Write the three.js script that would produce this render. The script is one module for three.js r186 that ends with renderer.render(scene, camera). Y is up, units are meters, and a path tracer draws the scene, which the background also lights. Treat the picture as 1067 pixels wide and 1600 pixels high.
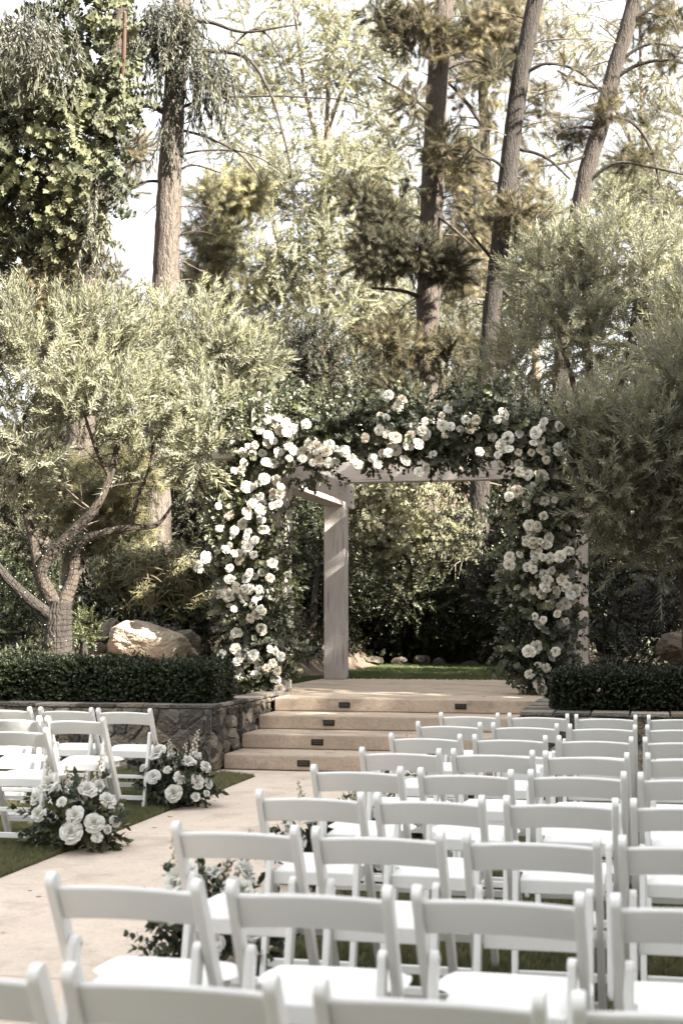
import * as THREE from 'three';
import { RoundedBoxGeometry } from 'three/addons/geometries/RoundedBoxGeometry.js';
import { mergeGeometries } from 'three/addons/utils/BufferGeometryUtils.js';

// ---------------------------------------------------------------- camera, sky, sun, exposure
const F = 2222, PITCH = Math.atan(166 / F), CAMH = 1.48, TH = 12.3 * Math.PI / 180;
const scene = new THREE.Scene();
const camera = new THREE.PerspectiveCamera(2 * Math.atan(800 / F) * 180 / Math.PI, 1067 / 1600, 0.1, 2000);
camera.position.set(0, CAMH, 0);
camera.rotation.set(PITCH, 0, 0);
camera.focus = 16.5; camera.userData.fStop = 3.4;
scene.add(camera);

const renderer = new THREE.WebGLRenderer({ antialias: true });
renderer.setSize(682, 1024);
renderer.toneMapping = THREE.LinearToneMapping;
renderer.toneMappingExposure = 7.8;
renderer.shadowMap.enabled = true;

{ // hazy bright sky, whiter and dimmer towards the horizon
  const w = 256, h = 128, d = new Float32Array(w * h * 4);
  for (let j = 0; j < h; j++) for (let i = 0; i < w; i++) {
    const el = ((j + 0.5) / h - 0.5) * Math.PI, s = Math.max(0, Math.sin(el)), k = (j * w + i) * 4;
    const L = 0.154 * (1 + 1.0 * s);
    d[k] = L * (0.98 - 0.01 * s); d[k + 1] = L; d[k + 2] = L * (1.02 + 0.02 * s); d[k + 3] = 1;
  }
  const sky = new THREE.DataTexture(d, w, h, THREE.RGBAFormat, THREE.FloatType);
  sky.mapping = THREE.EquirectangularReflectionMapping; sky.magFilter = THREE.LinearFilter; sky.needsUpdate = true;
  scene.background = sky; scene.environment = sky;
}
const SUNDIR = new THREE.Vector3(0.66, 0.57, 0.49).normalize();
const sun = new THREE.DirectionalLight(new THREE.Color().setRGB(1, 0.94, 0.84), 5);
sun.position.copy(SUNDIR).multiplyScalar(60).add(new THREE.Vector3(0, 0, -16));
sun.target.position.set(0, 0, -16); scene.add(sun, sun.target);
sun.castShadow = true; sun.shadow.mapSize.set(4096, 4096);
Object.assign(sun.shadow.camera, { left: -40, right: 40, top: 30, bottom: -30, near: 1, far: 160 });
sun.shadow.radius = 1;

// ---------------------------------------------------------------- helpers
let seed = 7;
function reseed(s) { seed = s >>> 0; }
function R() { seed = (seed + 0x6D2B79F5) >>> 0; let t = seed; t = Math.imul(t ^ (t >>> 15), t | 1); t ^= t + Math.imul(t ^ (t >>> 7), t | 61); return ((t ^ (t >>> 14)) >>> 0) / 4294967296; }
const rr = (a, b) => a + (b - a) * R();
const clamp = (x, a, b) => Math.min(b, Math.max(a, x));
const sstep = (a, b, x) => { const t = clamp((x - a) / (b - a), 0, 1); return t * t * (3 - 2 * t); };
const V = (x, y, z) => new THREE.Vector3(x, y, z);
const lin = (r, g, b) => new THREE.Color().setRGB(r, g, b);
const CT = Math.cos(TH), ST = Math.sin(TH), CP = Math.cos(PITCH), SP = Math.sin(PITCH);
// the aisle frame: u to the right, v forward along the aisle
const UV = (u, v, h = 0) => V(u * CT + v * ST, h, -(v * CT - u * ST));
const toUV = (p) => [p.x * CT + p.z * ST, p.x * ST - p.z * CT];
// a place in the world that stands at these coordinates of the photograph, so many metres away
function at(x, y, z) { const a = (x - 533.5) / F, b = (800 - y) / F, dy = b * CP + SP, dz = CP - b * SP, k = z / dz; return V(a * k, CAMH + dy * k, -z); }
const px = (n, z) => n * z / F;

const hash2 = (x, y, s) => { let h = Math.imul(x, 374761393) + Math.imul(y, 668265263) + Math.imul(s, 2147483647 ^ 0x5bd1e995); h = Math.imul(h ^ (h >>> 13), 1274126177); return ((h ^ (h >>> 16)) >>> 0) / 4294967296; };
function vn(x, y, px_, py_, s = 0) { // periodic value noise
  const x0 = Math.floor(x), y0 = Math.floor(y), fx = x - x0, fy = y - y0, m = (a, b) => ((a % b) + b) % b;
  const ux = fx * fx * (3 - 2 * fx), uy = fy * fy * (3 - 2 * fy), a = m(x0, px_), b = m(x0 + 1, px_), c = m(y0, py_), d = m(y0 + 1, py_);
  const l = (p, q, t) => p + (q - p) * t;
  return l(l(hash2(a, c, s), hash2(b, c, s), ux), l(hash2(a, d, s), hash2(b, d, s), ux), uy);
}
function fbm(u, v, fu, fv, oct = 4, s = 0) { let t = 0, a = 0.5, n = 0; for (let o = 0; o < oct; o++) { t += a * vn(u * fu, v * fv, fu, fv, s + o); n += a; a *= 0.5; fu *= 2; fv *= 2; } return t / n; }
const h3 = (x, y, z, s) => hash2(x + z * 57, y - z * 131, s + z * 17);
function n3(x, y, z, s = 0) {
  const x0 = Math.floor(x), y0 = Math.floor(y), z0 = Math.floor(z), f = [x - x0, y - y0, z - z0].map((t) => t * t * (3 - 2 * t)); let r = 0;
  for (let i = 0; i < 8; i++) { const a = i & 1, b = (i >> 1) & 1, c = i >> 2; r += h3(x0 + a, y0 + b, z0 + c, s) * (a ? f[0] : 1 - f[0]) * (b ? f[1] : 1 - f[1]) * (c ? f[2] : 1 - f[2]); }
  return r;
}
function tex(w, h, fn, sizeU = 1, sizeV = sizeU, data = false) { // fn(u, v) -> grey or [r, g, b] (linear 0..1); uv in metres
  const d = new Uint8Array(w * h * 4);
  const enc = (c) => { c = clamp(c, 0, 1); return Math.round(255 * (data ? c : c <= 0.0031308 ? 12.92 * c : 1.055 * Math.pow(c, 1 / 2.4) - 0.055)); };
  for (let j = 0; j < h; j++) for (let i = 0; i < w; i++) {
    let c = fn((i + 0.5) / w, (j + 0.5) / h); if (typeof c === 'number') c = [c, c, c];
    const k = (j * w + i) * 4; d[k] = enc(c[0]); d[k + 1] = enc(c[1]); d[k + 2] = enc(c[2]); d[k + 3] = 255;
  }
  const t = new THREE.DataTexture(d, w, h); t.wrapS = t.wrapT = THREE.RepeatWrapping; t.magFilter = THREE.LinearFilter; t.minFilter = THREE.LinearMipmapLinearFilter; t.generateMipmaps = true;
  if (!data) t.colorSpace = THREE.SRGBColorSpace;
  t.repeat.set(1 / sizeU, 1 / sizeV); t.needsUpdate = true; return t;
}
const mix3 = (a, b, t) => a.map((x, i) => x + (b[i] - x) * t);

const names = {};
function numbered(n) { const k = names[n] = (names[n] ?? -1) + 1; return k ? n + '_' + String(k).padStart(3, '0') : n; }
function tag(o, label, category, group, kind) { o.userData.label = label; if (category) o.userData.category = category; if (group) o.userData.group = group; if (kind) o.userData.kind = kind; return o; }
function thing(name, label, category, pos = V(0, 0, 0), turn = 0, group) {
  const o = new THREE.Group(); o.name = numbered(name); o.position.copy(pos); o.rotation.y = turn; scene.add(o); return tag(o, label, category, group);
}
function mesh(name, geo, mat, parent = scene) {
  const m = new THREE.Mesh(geo, mat); m.name = parent === scene ? numbered(name) : name; m.castShadow = m.receiveShadow = true; parent.add(m); return m;
}
function structure(name, label, pos, turn) { const o = new THREE.Group(); o.name = numbered(name); if (pos) o.position.copy(pos); if (turn) o.rotation.y = turn; scene.add(o); o.userData.kind = 'structure'; o.userData.label = label; return o; }
function clone(src, name, label, pos, turn) { const c = src.clone(); c.name = numbered(name); c.userData = { ...src.userData, label }; if (pos) c.position.copy(pos); if (turn !== undefined) c.rotation.y = turn; scene.add(c); return c; }
const std = (o) => new THREE.MeshStandardMaterial(o);

function geoFrom(pos, idx, uv) { const g = new THREE.BufferGeometry(); g.setAttribute('position', new THREE.Float32BufferAttribute(pos, 3)); if (uv) g.setAttribute('uv', new THREE.Float32BufferAttribute(uv, 2)); g.setIndex(idx); g.computeVertexNormals(); return g; }
const plainGeo = (g) => { const q = g.index ? g.toNonIndexed() : g; for (const k of Object.keys(q.attributes)) if (!['position', 'normal', 'uv'].includes(k)) q.deleteAttribute(k); return q; };
const merge = (gs) => mergeGeometries(gs.map(plainGeo));
// box with rounded edges whose uv run in metres
function box(w, h, d, x = 0, y = 0, z = 0, r = 0.006) {
  const g = new RoundedBoxGeometry(w, h, d, 2, Math.min(r, w / 2.1, h / 2.1, d / 2.1)); g.translate(x, y, z); boxUV(g); return g;
}
function boxUV(g, ox = 0) {
  const p = g.attributes.position, n = g.attributes.normal, uv = new Float32Array(p.count * 2);
  for (let i = 0; i < p.count; i++) {
    const ax = Math.abs(n.getX(i)), ay = Math.abs(n.getY(i)), az = Math.abs(n.getZ(i)), X = p.getX(i), Y = p.getY(i), Z = p.getZ(i);
    const q = ax >= ay && ax >= az ? [Z, Y] : ay >= az ? [X, Z] : [X, Y]; uv[i * 2] = q[0] + ox; uv[i * 2 + 1] = q[1];
  }
  g.setAttribute('uv', new THREE.BufferAttribute(uv, 2)); return g;
}
// loft through rings of points (all of one length); closed sections, capped
function loft(rings, uvs) {
  const n = rings[0].length, pos = [], uv = [], idx = [];
  rings.forEach((r, i) => { for (let j = 0; j <= n; j++) { const p = r[j % n]; pos.push(p.x, p.y, p.z); uv.push(uvs ? uvs[i] : i, j / n); } });
  for (let i = 0; i < rings.length - 1; i++) for (let j = 0; j < n; j++) { const a = i * (n + 1) + j, b = a + 1, c = a + n + 1, d = c + 1; idx.push(a, b, c, b, d, c); }
  for (const [i, flip] of [[0, 1], [rings.length - 1, 0]]) {
    const c = rings[i].reduce((s, p) => s.add(p), V(0, 0, 0)).divideScalar(n), k = pos.length / 3; pos.push(c.x, c.y, c.z); uv.push(0, 0);
    rings[i].forEach((p) => { pos.push(p.x, p.y, p.z); uv.push(0, 0); });
    for (let j = 0; j < n; j++) { const a = k + 1 + j, b = k + 1 + (j + 1) % n; flip ? idx.push(k, b, a) : idx.push(k, a, b); }
  }
  return geoFrom(pos, idx, uv);
}
// tapered tube through points, with bark relief; radii given at the points
function tube(points, radii, o = {}) {
  const { seg = Math.max(6, points.length * 5), rad = 8, rough = 0, ridges = 7, s = 1, flare = 0 } = o;
  const curve = new THREE.CatmullRomCurve3(points, false, 'centripetal'), fr = curve.computeFrenetFrames(seg), pos = [], uv = [], idx = [];
  const len = curve.getLength();
  for (let i = 0; i <= seg; i++) {
    const t = i / seg, p = curve.getPointAt(t), f = curve.getUtoTmapping(t, 0) * (radii.length - 1), k = Math.min(radii.length - 2, Math.floor(f)), r0 = radii[k] + (radii[k + 1] - radii[k]) * (f - k);
    const fl = 1 + flare * Math.exp(-t * len / 0.35);
    for (let j = 0; j <= rad; j++) {
      const a = j / rad * 2 * Math.PI, jj = j % rad; let r = r0 * fl;
      if (rough) r *= 1 + rough * (2 * fbm(jj / rad, t, ridges, Math.max(2, Math.round(len * 3)), 3, s) - 1) + rough * 0.7 * (hash2(jj, i, s) - 0.5);
      const N = fr.normals[i], B = fr.binormals[i], c = Math.cos(a) * r, e = Math.sin(a) * r;
      pos.push(p.x + N.x * c + B.x * e, p.y + N.y * c + B.y * e, p.z + N.z * c + B.z * e); uv.push(j / rad * 2 * Math.PI * radii[0], t * len);
    }
  }
  for (let i = 0; i < seg; i++) for (let j = 0; j < rad; j++) { const a = i * (rad + 1) + j, b = a + 1, c = a + rad + 1, d = c + 1; idx.push(a, c, b, b, c, d); }
  return geoFrom(pos, idx, uv);
}
const pxTube = (list, o) => tube(list.map(([x, y, z]) => at(x, y, z)), list.map(([, , z, w]) => px(w, z) / 2), o);

// ---------------------------------------------------------------- materials
const T = {};
T.fine = tex(256, 256, (u, v) => 0.5 + 0.5 * (fbm(u, v, 24, 24, 4, 3) - 0.5) * 2, 0.25, 0.25, true);
T.concrete = tex(1024, 1024, (u, v) => {
  const a = fbm(u, v, 4, 4, 5, 11), b = fbm(u, v, 24, 24, 4, 12), c = fbm(u, v, 220, 220, 2, 13), st = sstep(0.58, 0.72, fbm(u, v, 9, 9, 4, 14)) * 0.14 + sstep(0.68, 0.72, fbm(u, v, 140, 140, 2, 17)) * 0.10;
  const k = 0.80 + 0.26 * a + 0.16 * (b - 0.5) + 0.20 * (c - 0.5) - st; return [0.61 * k, 0.50 * k, 0.405 * k];
}, 2.6);
T.concreteBump = tex(512, 512, (u, v) => 0.5 * fbm(u, v, 60, 60, 3, 15) + 0.5 * fbm(u, v, 14, 14, 3, 16), 1.3, 1.3, true);
T.step = tex(1024, 1024, (u, v) => {
  const a = fbm(u, v, 5, 3, 5, 21), b = fbm(u, v, 30, 40, 4, 22), c = fbm(u, v, 200, 200, 2, 23), st = sstep(0.56, 0.70, fbm(u, v, 7, 12, 4, 24)) * 0.2 + sstep(0.66, 0.7, fbm(u, v, 120, 120, 2, 25)) * 0.12;
  const k = 0.80 + 0.30 * a + 0.16 * (b - 0.5) + 0.22 * (c - 0.5) - st; return [0.455 * k, 0.36 * k, 0.275 * k];
}, 2.2);
T.wood = tex(512, 1024, (u, v) => { // whitewashed sawn timber, grain along v
  const g = fbm(u, v, 40, 3, 4, 31), w = fbm(u, v, 5, 4, 4, 32), cr = sstep(0.76, 0.78, fbm(u + 0.02 * fbm(u, v, 3, 12, 2, 35), v, 26, 2, 3, 33)), wear = sstep(0.58, 0.7, fbm(u, v, 14, 9, 4, 34));
  const kn = [[0.3, 0.2], [0.7, 0.55], [0.45, 0.82]].reduce((t, q) => Math.max(t, 1 - Math.hypot((u - q[0]) * 0.5, (v - q[1]) * 1.6) / 0.022), 0) > 0.15 + 0.5 * fbm(u, v, 30, 60, 2, 37) ? 1 : 0; const k = 0.90 + 0.07 * (g - 0.5) + 0.12 * (w - 0.5) - 0.35 * kn; return mix3(mix3([0.56 * k, 0.51 * k, 0.475 * k], [0.40, 0.34, 0.29], wear * 0.35), [0.16, 0.12, 0.10], cr * 0.75);
}, 0.5, 1.6);
T.woodBump = tex(512, 1024, (u, v) => clamp(0.5 + 0.5 * (fbm(u, v, 40, 3, 4, 31) - 0.5) + 0.3 * (fbm(u, v, 12, 16, 3, 36) - 0.5) - 0.6 * sstep(0.76, 0.78, fbm(u + 0.02 * fbm(u, v, 3, 12, 2, 35), v, 26, 2, 3, 33)), 0, 1), 0.5, 1.6, true);
T.bark = tex(512, 512, (u, v) => { const a = fbm(u, v, 16, 5, 4, 41), b = fbm(u, v, 60, 40, 3, 42), l = fbm(u, v, 3, 3, 3, 43); const k = 0.62 + 0.6 * a + 0.35 * (b - 0.5); return mix3([0.62 * k, 0.52 * k, 0.44 * k], [0.66 * k, 0.62 * k, 0.56 * k], l); }, 0.6, 0.9);
T.barkBump = tex(512, 512, (u, v) => 0.7 * Math.abs(2 * fbm(u + 0.05 * fbm(u, v, 4, 8, 2, 45), v, 14, 4, 4, 44) - 1) + 0.3 * fbm(u, v, 40, 30, 2, 46), 0.6, 0.9, true);
T.rock = tex(512, 512, (u, v) => { const a = fbm(u, v, 4, 6, 5, 51), b = fbm(u, v, 32, 32, 4, 52), c = sstep(0.6, 0.72, fbm(u, v, 8, 5, 4, 53)); const k = 0.66 + 0.6 * a + 0.3 * (b - 0.5); return mix3([0.69 * k, 0.64 * k, 0.57 * k], [0.42 * k, 0.33 * k, 0.24 * k], c * 0.5); }, 0.8);
T.rockBump = tex(512, 512, (u, v) => 0.6 * fbm(u, v, 7, 12, 5, 54) + 0.4 * fbm(u, v, 40, 40, 3, 55), 0.8, 0.8, true);
T.soil = tex(512, 512, (u, v) => { const a = fbm(u, v, 5, 5, 5, 61), b = fbm(u, v, 70, 70, 3, 62); const k = 0.5 + 0.7 * a + 0.6 * (b - 0.5); return [0.115 * k, 0.083 * k, 0.058 * k]; }, 2);
T.soilBump = tex(512, 512, (u, v) => 0.5 * fbm(u, v, 10, 10, 4, 63) + 0.5 * fbm(u, v, 60, 60, 3, 64), 2, 2, true);
T.turf = tex(512, 512, (u, v) => { const a = fbm(u, v, 6, 6, 4, 71), b = fbm(u, v, 100, 100, 2, 72); const k = 0.5 + 0.6 * a + 0.7 * (b - 0.5); return [0.11 * k, 0.115 * k, 0.05 * k]; }, 1.5);

const M = {};
M.white = std({ color: lin(0.83, 0.815, 0.79), roughness: 0.42, bumpMap: T.fine, bumpScale: 0.0006 });
M.vinyl = std({ color: lin(0.82, 0.81, 0.785), roughness: 0.5, bumpMap: T.fine, bumpScale: 0.0012 });
M.pin = std({ color: lin(0.55, 0.55, 0.54), roughness: 0.35, metalness: 1 });
M.concrete = std({ map: T.concrete, bumpMap: T.concreteBump, bumpScale: 0.003, roughness: 0.85 });
M.step = std({ map: T.step, bumpMap: T.concreteBump, bumpScale: 0.004, roughness: 0.85 });
M.wood = std({ map: T.wood, bumpMap: T.woodBump, bumpScale: 0.0025, roughness: 0.75 });
M.bolt = std({ color: lin(0.05, 0.045, 0.04), roughness: 0.5, metalness: 1 });
M.bronze = std({ color: lin(0.035, 0.028, 0.022), roughness: 0.55, metalness: 0.5 });
M.lens = std({ color: lin(0.38, 0.34, 0.28), roughness: 0.4 });
const barkMat = (r, g, b) => std({ map: T.bark, color: lin(r, g, b), bumpMap: T.barkBump, bumpScale: 0.06, roughness: 0.95 });
M.barkGrey = barkMat(0.16, 0.145, 0.132); M.barkPine = barkMat(0.125, 0.11, 0.10); M.barkOlive = barkMat(0.095, 0.08, 0.067); M.barkPale = barkMat(0.40, 0.33, 0.27); M.barkDark = barkMat(0.055, 0.049, 0.045);
const rockMat = (r, g, b) => std({ map: T.rock, color: lin(r, g, b), bumpMap: T.rockBump, bumpScale: 0.045, roughness: 0.92 });
M.rockTan = rockMat(0.60, 0.54, 0.465); M.rockGrey = rockMat(0.24, 0.22, 0.195); M.rockShaded = rockMat(0.022, 0.02, 0.019);  // the darkest rock colour holds painted shade
M.stones = [[0.075, 0.07, 0.066], [0.13, 0.12, 0.11], [0.19, 0.178, 0.165], [0.21, 0.185, 0.155], [0.10, 0.097, 0.095], [0.32, 0.305, 0.285]].map((c) => rockMat(...c.map((x) => x * 1.5)));
M.mortar = std({ color: lin(0.23, 0.205, 0.18), bumpMap: T.rockBump, bumpScale: 0.01, roughness: 0.95 });
M.soil = std({ map: T.soil, bumpMap: T.soilBump, bumpScale: 0.03, roughness: 1 });
M.turf = std({ map: T.turf, bumpMap: T.soilBump, bumpScale: 0.015, roughness: 1 });
M.stem = std({ color: lin(0.10, 0.12, 0.05), roughness: 0.7 });
M.twig = std({ color: lin(0.11, 0.085, 0.065), roughness: 0.9 });
M.wire = std({ color: lin(0.015, 0.015, 0.013), roughness: 0.6 });
M.bulb = std({ color: lin(0.8, 0.75, 0.65), emissive: lin(1, 0.86, 0.66), emissiveIntensity: 0.45, roughness: 0.4 });
M.petal = new THREE.MeshPhysicalMaterial({ color: lin(0.64, 0.605, 0.515), roughness: 0.9, transmission: 0.22, thickness: 0, side: THREE.DoubleSide });
M.petalBlush = new THREE.MeshPhysicalMaterial({ color: lin(0.64, 0.57, 0.46), roughness: 0.9, transmission: 0.22, thickness: 0, side: THREE.DoubleSide });
M.petalBright = new THREE.MeshPhysicalMaterial({ color: lin(0.72, 0.705, 0.645), roughness: 0.9, transmission: 0.2, thickness: 0, side: THREE.DoubleSide });
// leaves: white base tinted per copy
const leafMat = (through, rough = 1) => new THREE.MeshPhysicalMaterial({ color: lin(1, 1, 1), roughness: rough, transmission: through, thickness: 0, side: THREE.DoubleSide, vertexColors: false });
M.leafThin = leafMat(0.38); M.leafGloss = std({ color: lin(1, 1, 1), roughness: 0.42, side: THREE.DoubleSide }); M.leafMid = leafMat(0.25, 0.9); M.needle = leafMat(0.15);

// ---------------------------------------------------------------- leaves and crowns
const OUT = {
  lance: [[0, 0], [0.3, 0.85], [0.6, 0.9], [1, 0]], round: [[0, 0.1], [0.15, 0.7], [0.45, 1], [0.78, 0.8], [1, 0.05]], oval: [[0, 0], [0.28, 0.9], [0.6, 0.85], [1, 0]],
  lobed: [[0, 0.15], [0.12, 0.95], [0.3, 0.6], [0.45, 1.05], [0.62, 0.5], [1, 0]], needle: [[0, 0.8], [1, 0.2]], blade: [[0, 0.8], [0.5, 1], [1, 0]],
};
function addLeaf(P, I, U, base, dir, side, L, W, kind, fold = 0.25, droop = 0) {
  const o = OUT[kind], nrm = V().crossVectors(side, dir).normalize(), k0 = P.length / 3; let flat = kind === 'needle' || fold === 0;
  o.forEach(([t, w]) => {
    const c = base.clone().addScaledVector(dir, t * L); c.y -= droop * t * t * L;
    const hw = w * W / 2;
    const l = c.clone().addScaledVector(side, -hw).addScaledVector(nrm, hw * fold), r = c.clone().addScaledVector(side, hw).addScaledVector(nrm, hw * fold);
    for (const q of flat ? [l, r] : [l, c, r]) { P.push(q.x, q.y, q.z); U.push(0, t); }
  });
  const m = flat ? 2 : 3;
  for (let i = 0; i < o.length - 1; i++) for (let j = 0; j < m - 1; j++) { const a = k0 + i * m + j, b = a + 1, c = a + m, d = c + 1; I.push(a, b, c, b, d, c); }
}
const rdir = () => { const z = rr(-1, 1), a = rr(0, 6.2832), s = Math.sqrt(1 - z * z); return V(s * Math.cos(a), z, s * Math.sin(a)); };
// a sprig growing along +y from the origin
function sprig({ n, len, L, W, kind = 'lance', open = 0.9, fold = 0.25, droop = 0, bend = 0.15, twig = 0.003, from = 0.1, jit = 0.3, pair = false, s = 1 }) {
  reseed(s * 977 + 5); const P = [], I = [], U = [], bx = rr(-1, 1) * bend * len, bz = rr(-1, 1) * bend * len;
  const pt = (t) => V(bx * t * t, len * t, bz * t * t);
  for (let i = 0; i < n; i++) {
    const q = pair ? (i >> 1) / (n / 2) : i / n, t = from + (1 - from) * q + rr(-0.02, 0.02), a = pair ? (i & 1) * Math.PI + (i >> 1) * 1.57 + rr(-jit, jit) : i * 2.4 + rr(-jit, jit);
    const op = open * (1 - 0.45 * t) + rr(-jit, jit) * 0.6, d = V(Math.cos(a) * Math.sin(op), Math.cos(op), Math.sin(a) * Math.sin(op)).normalize();
    let sd = V().crossVectors(d, V(0, 1, 0)); if (sd.lengthSq() < 1e-4) sd.set(1, 0, 0); sd.normalize().addScaledVector(rdir(), jit * 0.8); sd.addScaledVector(d, -sd.dot(d)).normalize();
    addLeaf(P, I, U, pt(t), d, sd, L * rr(0.7, 1.15), W * rr(0.8, 1.15), kind, fold, droop);
  }
  if (twig) for (let k = 0; k < 3; k++) { const a = k / 3 * 6.283, e = (k + 1) / 3 * 6.283, i0 = P.length / 3; for (const [t, an] of [[0, a], [0, e], [0.5, a], [0.5, e], [1, a], [1, e]]) { const c = pt(t), w = twig * (1 - 0.8 * t); P.push(c.x + Math.cos(an) * w, c.y, c.z + Math.sin(an) * w); U.push(0, 0); } I.push(i0, i0 + 2, i0 + 1, i0 + 1, i0 + 2, i0 + 3, i0 + 2, i0 + 4, i0 + 3, i0 + 3, i0 + 4, i0 + 5); }
  return geoFrom(P, I, U);
}
const S = {
  olive: [1, 2, 3].map((s) => sprig({ n: 30, len: 0.38, L: 0.10, W: 0.018, open: 0.9, s })),
  oliveFar: [4, 5].map((s) => sprig({ n: 34, len: 0.5, L: 0.10, W: 0.028, open: 1.0, s })),
  pale: [6, 7].map((s) => sprig({ n: 46, len: 0.7, L: 0.095, W: 0.034, kind: 'oval', open: 1.1, droop: 0.3, bend: 0.3, s })),
  pine: [8, 9, 10].map((s) => sprig({ n: 74, len: 0.28, L: 0.115, W: 0.0105, kind: 'needle', open: 1.0, fold: 0, twig: 0.006, from: 0.15, s })),
  pineLoose: [11, 12].map((s) => sprig({ n: 70, len: 0.36, L: 0.14, W: 0.012, kind: 'needle', open: 1.05, fold: 0, droop: 0.5, twig: 0.007, bend: 0.3, s })),
  ivy: [13, 14].map((s) => sprig({ n: 18, len: 0.42, L: 0.105, W: 0.10, kind: 'lobed', open: 1.35, fold: 0.18, droop: 0.3, s })),
  gum: [15, 16].map((s) => sprig({ n: 26, len: 0.75, L: 0.17, W: 0.026, open: 0.6, droop: 0.2, bend: 0.25, jit: 0.5, s })),
  box: [17, 18].map((s) => sprig({ n: 22, len: 0.10, L: 0.026, W: 0.014, kind: 'oval', open: 0.95, pair: true, s })),
  shrub: [19, 20].map((s) => sprig({ n: 22, len: 0.32, L: 0.085, W: 0.034, kind: 'oval', open: 1.0, droop: 0.2, s })),
  coin: [21, 22, 23].map((s) => sprig({ n: 18, len: 0.34, L: 0.070, W: 0.064, kind: 'round', open: 1.15, fold: 0.12, pair: true, bend: 0.3, s })),
  salal: [24, 25].map((s) => sprig({ n: 13, len: 0.30, L: 0.105, W: 0.052, kind: 'oval', open: 1.0, fold: 0.22, bend: 0.3, s })),
  reed: [26, 27].map((s) => sprig({ n: 26, len: 0.30, L: 0.42, W: 0.018, kind: 'blade', open: 0.9, fold: 0.15, droop: 0.65, jit: 0.5, from: 0.0, s })),
  maple: [28, 29].map((s) => sprig({ n: 12, len: 0.5, L: 0.13, W: 0.13, kind: 'lobed', open: 1.3, fold: 0.15, droop: 0.4, s })),
  turf: [30, 31, 32].map((s) => sprig({ n: 16, len: 0.012, L: 0.034, W: 0.0035, kind: 'needle', open: 0.7, fold: 0, twig: 0, jit: 0.6, from: 0, s })),
};
const UPV = V(0, 1, 0), FOL = 0.64;
// instanced foliage spread through blobs {c, r:[x,y,z]}; gaps and an uneven outline come from noise
function foliage(name, parent, kind, mat, blobs, o = {}) {
  const { dens = 40, out = 0.8, up = 0.3, rnd = 0.7, core = 0.5, gap = 0.35, gapF = 1.6, col = [0.1, 0.1, 0.06], col2 = null, mixn = 0.5, size = [0.75, 1.25], s = 1, rough = 0.3, below = 1 } = o;
  reseed(s * 7919 + 13); const lists = S[kind].map(() => []);
  for (const b of blobs) {
    const [rx, ry, rz] = b.r, mean = (rx * ry + ry * rz + rx * rz) / 3, n = Math.round(dens * 12.57 * mean * (b.k ?? 1));
    for (let i = 0; i < n; i++) {
      const d = rdir(); if (d.y < 0 && R() > below) continue;
      const q = Math.pow(R(), core) * (1 - rough / 2 + rough * n3(d.x * 2.2 + b.c.x, d.y * 2.2 + b.c.y, d.z * 2.2 + b.c.z, s));
      const p = V(b.c.x + d.x * rx * q, b.c.y + d.y * ry * q, b.c.z + d.z * rz * q);
      if (gap && 0.6 * n3(p.x * gapF, p.y * gapF, p.z * gapF, s + 3) + 0.4 * n3(p.x * gapF * 2.4, p.y * gapF * 2.4, p.z * gapF * 2.4, s + 4) < gap + 0.05) continue;
      const e = V(d.x * out, d.y * out + up, d.z * out).addScaledVector(rdir(), rnd); if (e.lengthSq() < 1e-6) e.set(0, 1, 0); e.normalize();
      lists[Math.floor(R() * lists.length)].push([p, e, rr(0, 6.283), rr(...size), n3(p.x * 0.9, p.y * 0.9, p.z * 0.9, s + 9), R()]);
    }
  }
  lists.forEach((l, k) => {
    if (!l.length) return;
    const im = new THREE.InstancedMesh(S[kind][k], mat, l.length); im.name = name; im.castShadow = im.receiveShadow = true;
    const m = new THREE.Matrix4(), q = new THREE.Quaternion(), q2 = new THREE.Quaternion(), c = new THREE.Color(), org = parent === scene ? V(0, 0, 0) : parent.position;
    l.forEach(([p, e, a, sc, nn, r], i) => {
      q.setFromUnitVectors(UPV, e).multiply(q2.setFromAxisAngle(UPV, a)); m.compose(p.clone().sub(org), q, V(sc, sc, sc)); im.setMatrixAt(i, m);
      const t = col2 ? clamp((nn - 0.5) * 2.2 + mixn + (r - 0.5) * 0.5, 0, 1) : 0, k2 = 0.72 + 0.56 * R(), cc = col2 ? mix3(col, col2, t) : col; im.setColorAt(i, c.setRGB(cc[0] * k2 * FOL * 0.98, cc[1] * k2 * FOL, cc[2] * k2 * FOL * rr(0.72, 0.98)));
    });
    im.userData.kind = 'stuff'; parent.add(im);
  });
}
// blob from the photograph's coordinates: centre, distance, half width and half height in pixels, depth in metres
const B = (x, y, z, rx, ry, k = 1, rz = null) => ({ c: at(x, y, z), r: [px(rx, z), px(ry, z), rz ?? px((rx + ry) / 2, z)], k });
const W = (c, rx, ry, rz, k = 1) => ({ c, r: [rx, ry, rz], k });
// a plant at its base; all its pieces are built in world places and stored relative to the base
function plant(name, label, category, basePt, group) { const o = thing(name, label, category, basePt, 0, group); return o; }
function limb(parent, name, list, mat, o) { const g = pxTube(list, o); g.translate(-parent.position.x, -parent.position.y, -parent.position.z); return mesh(name, g, mat, parent); }
function wlimb(parent, name, pts, radii, mat, o) { const g = tube(pts, radii, o); g.translate(-parent.position.x, -parent.position.y, -parent.position.z); return mesh(name, g, mat, parent); }
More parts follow.
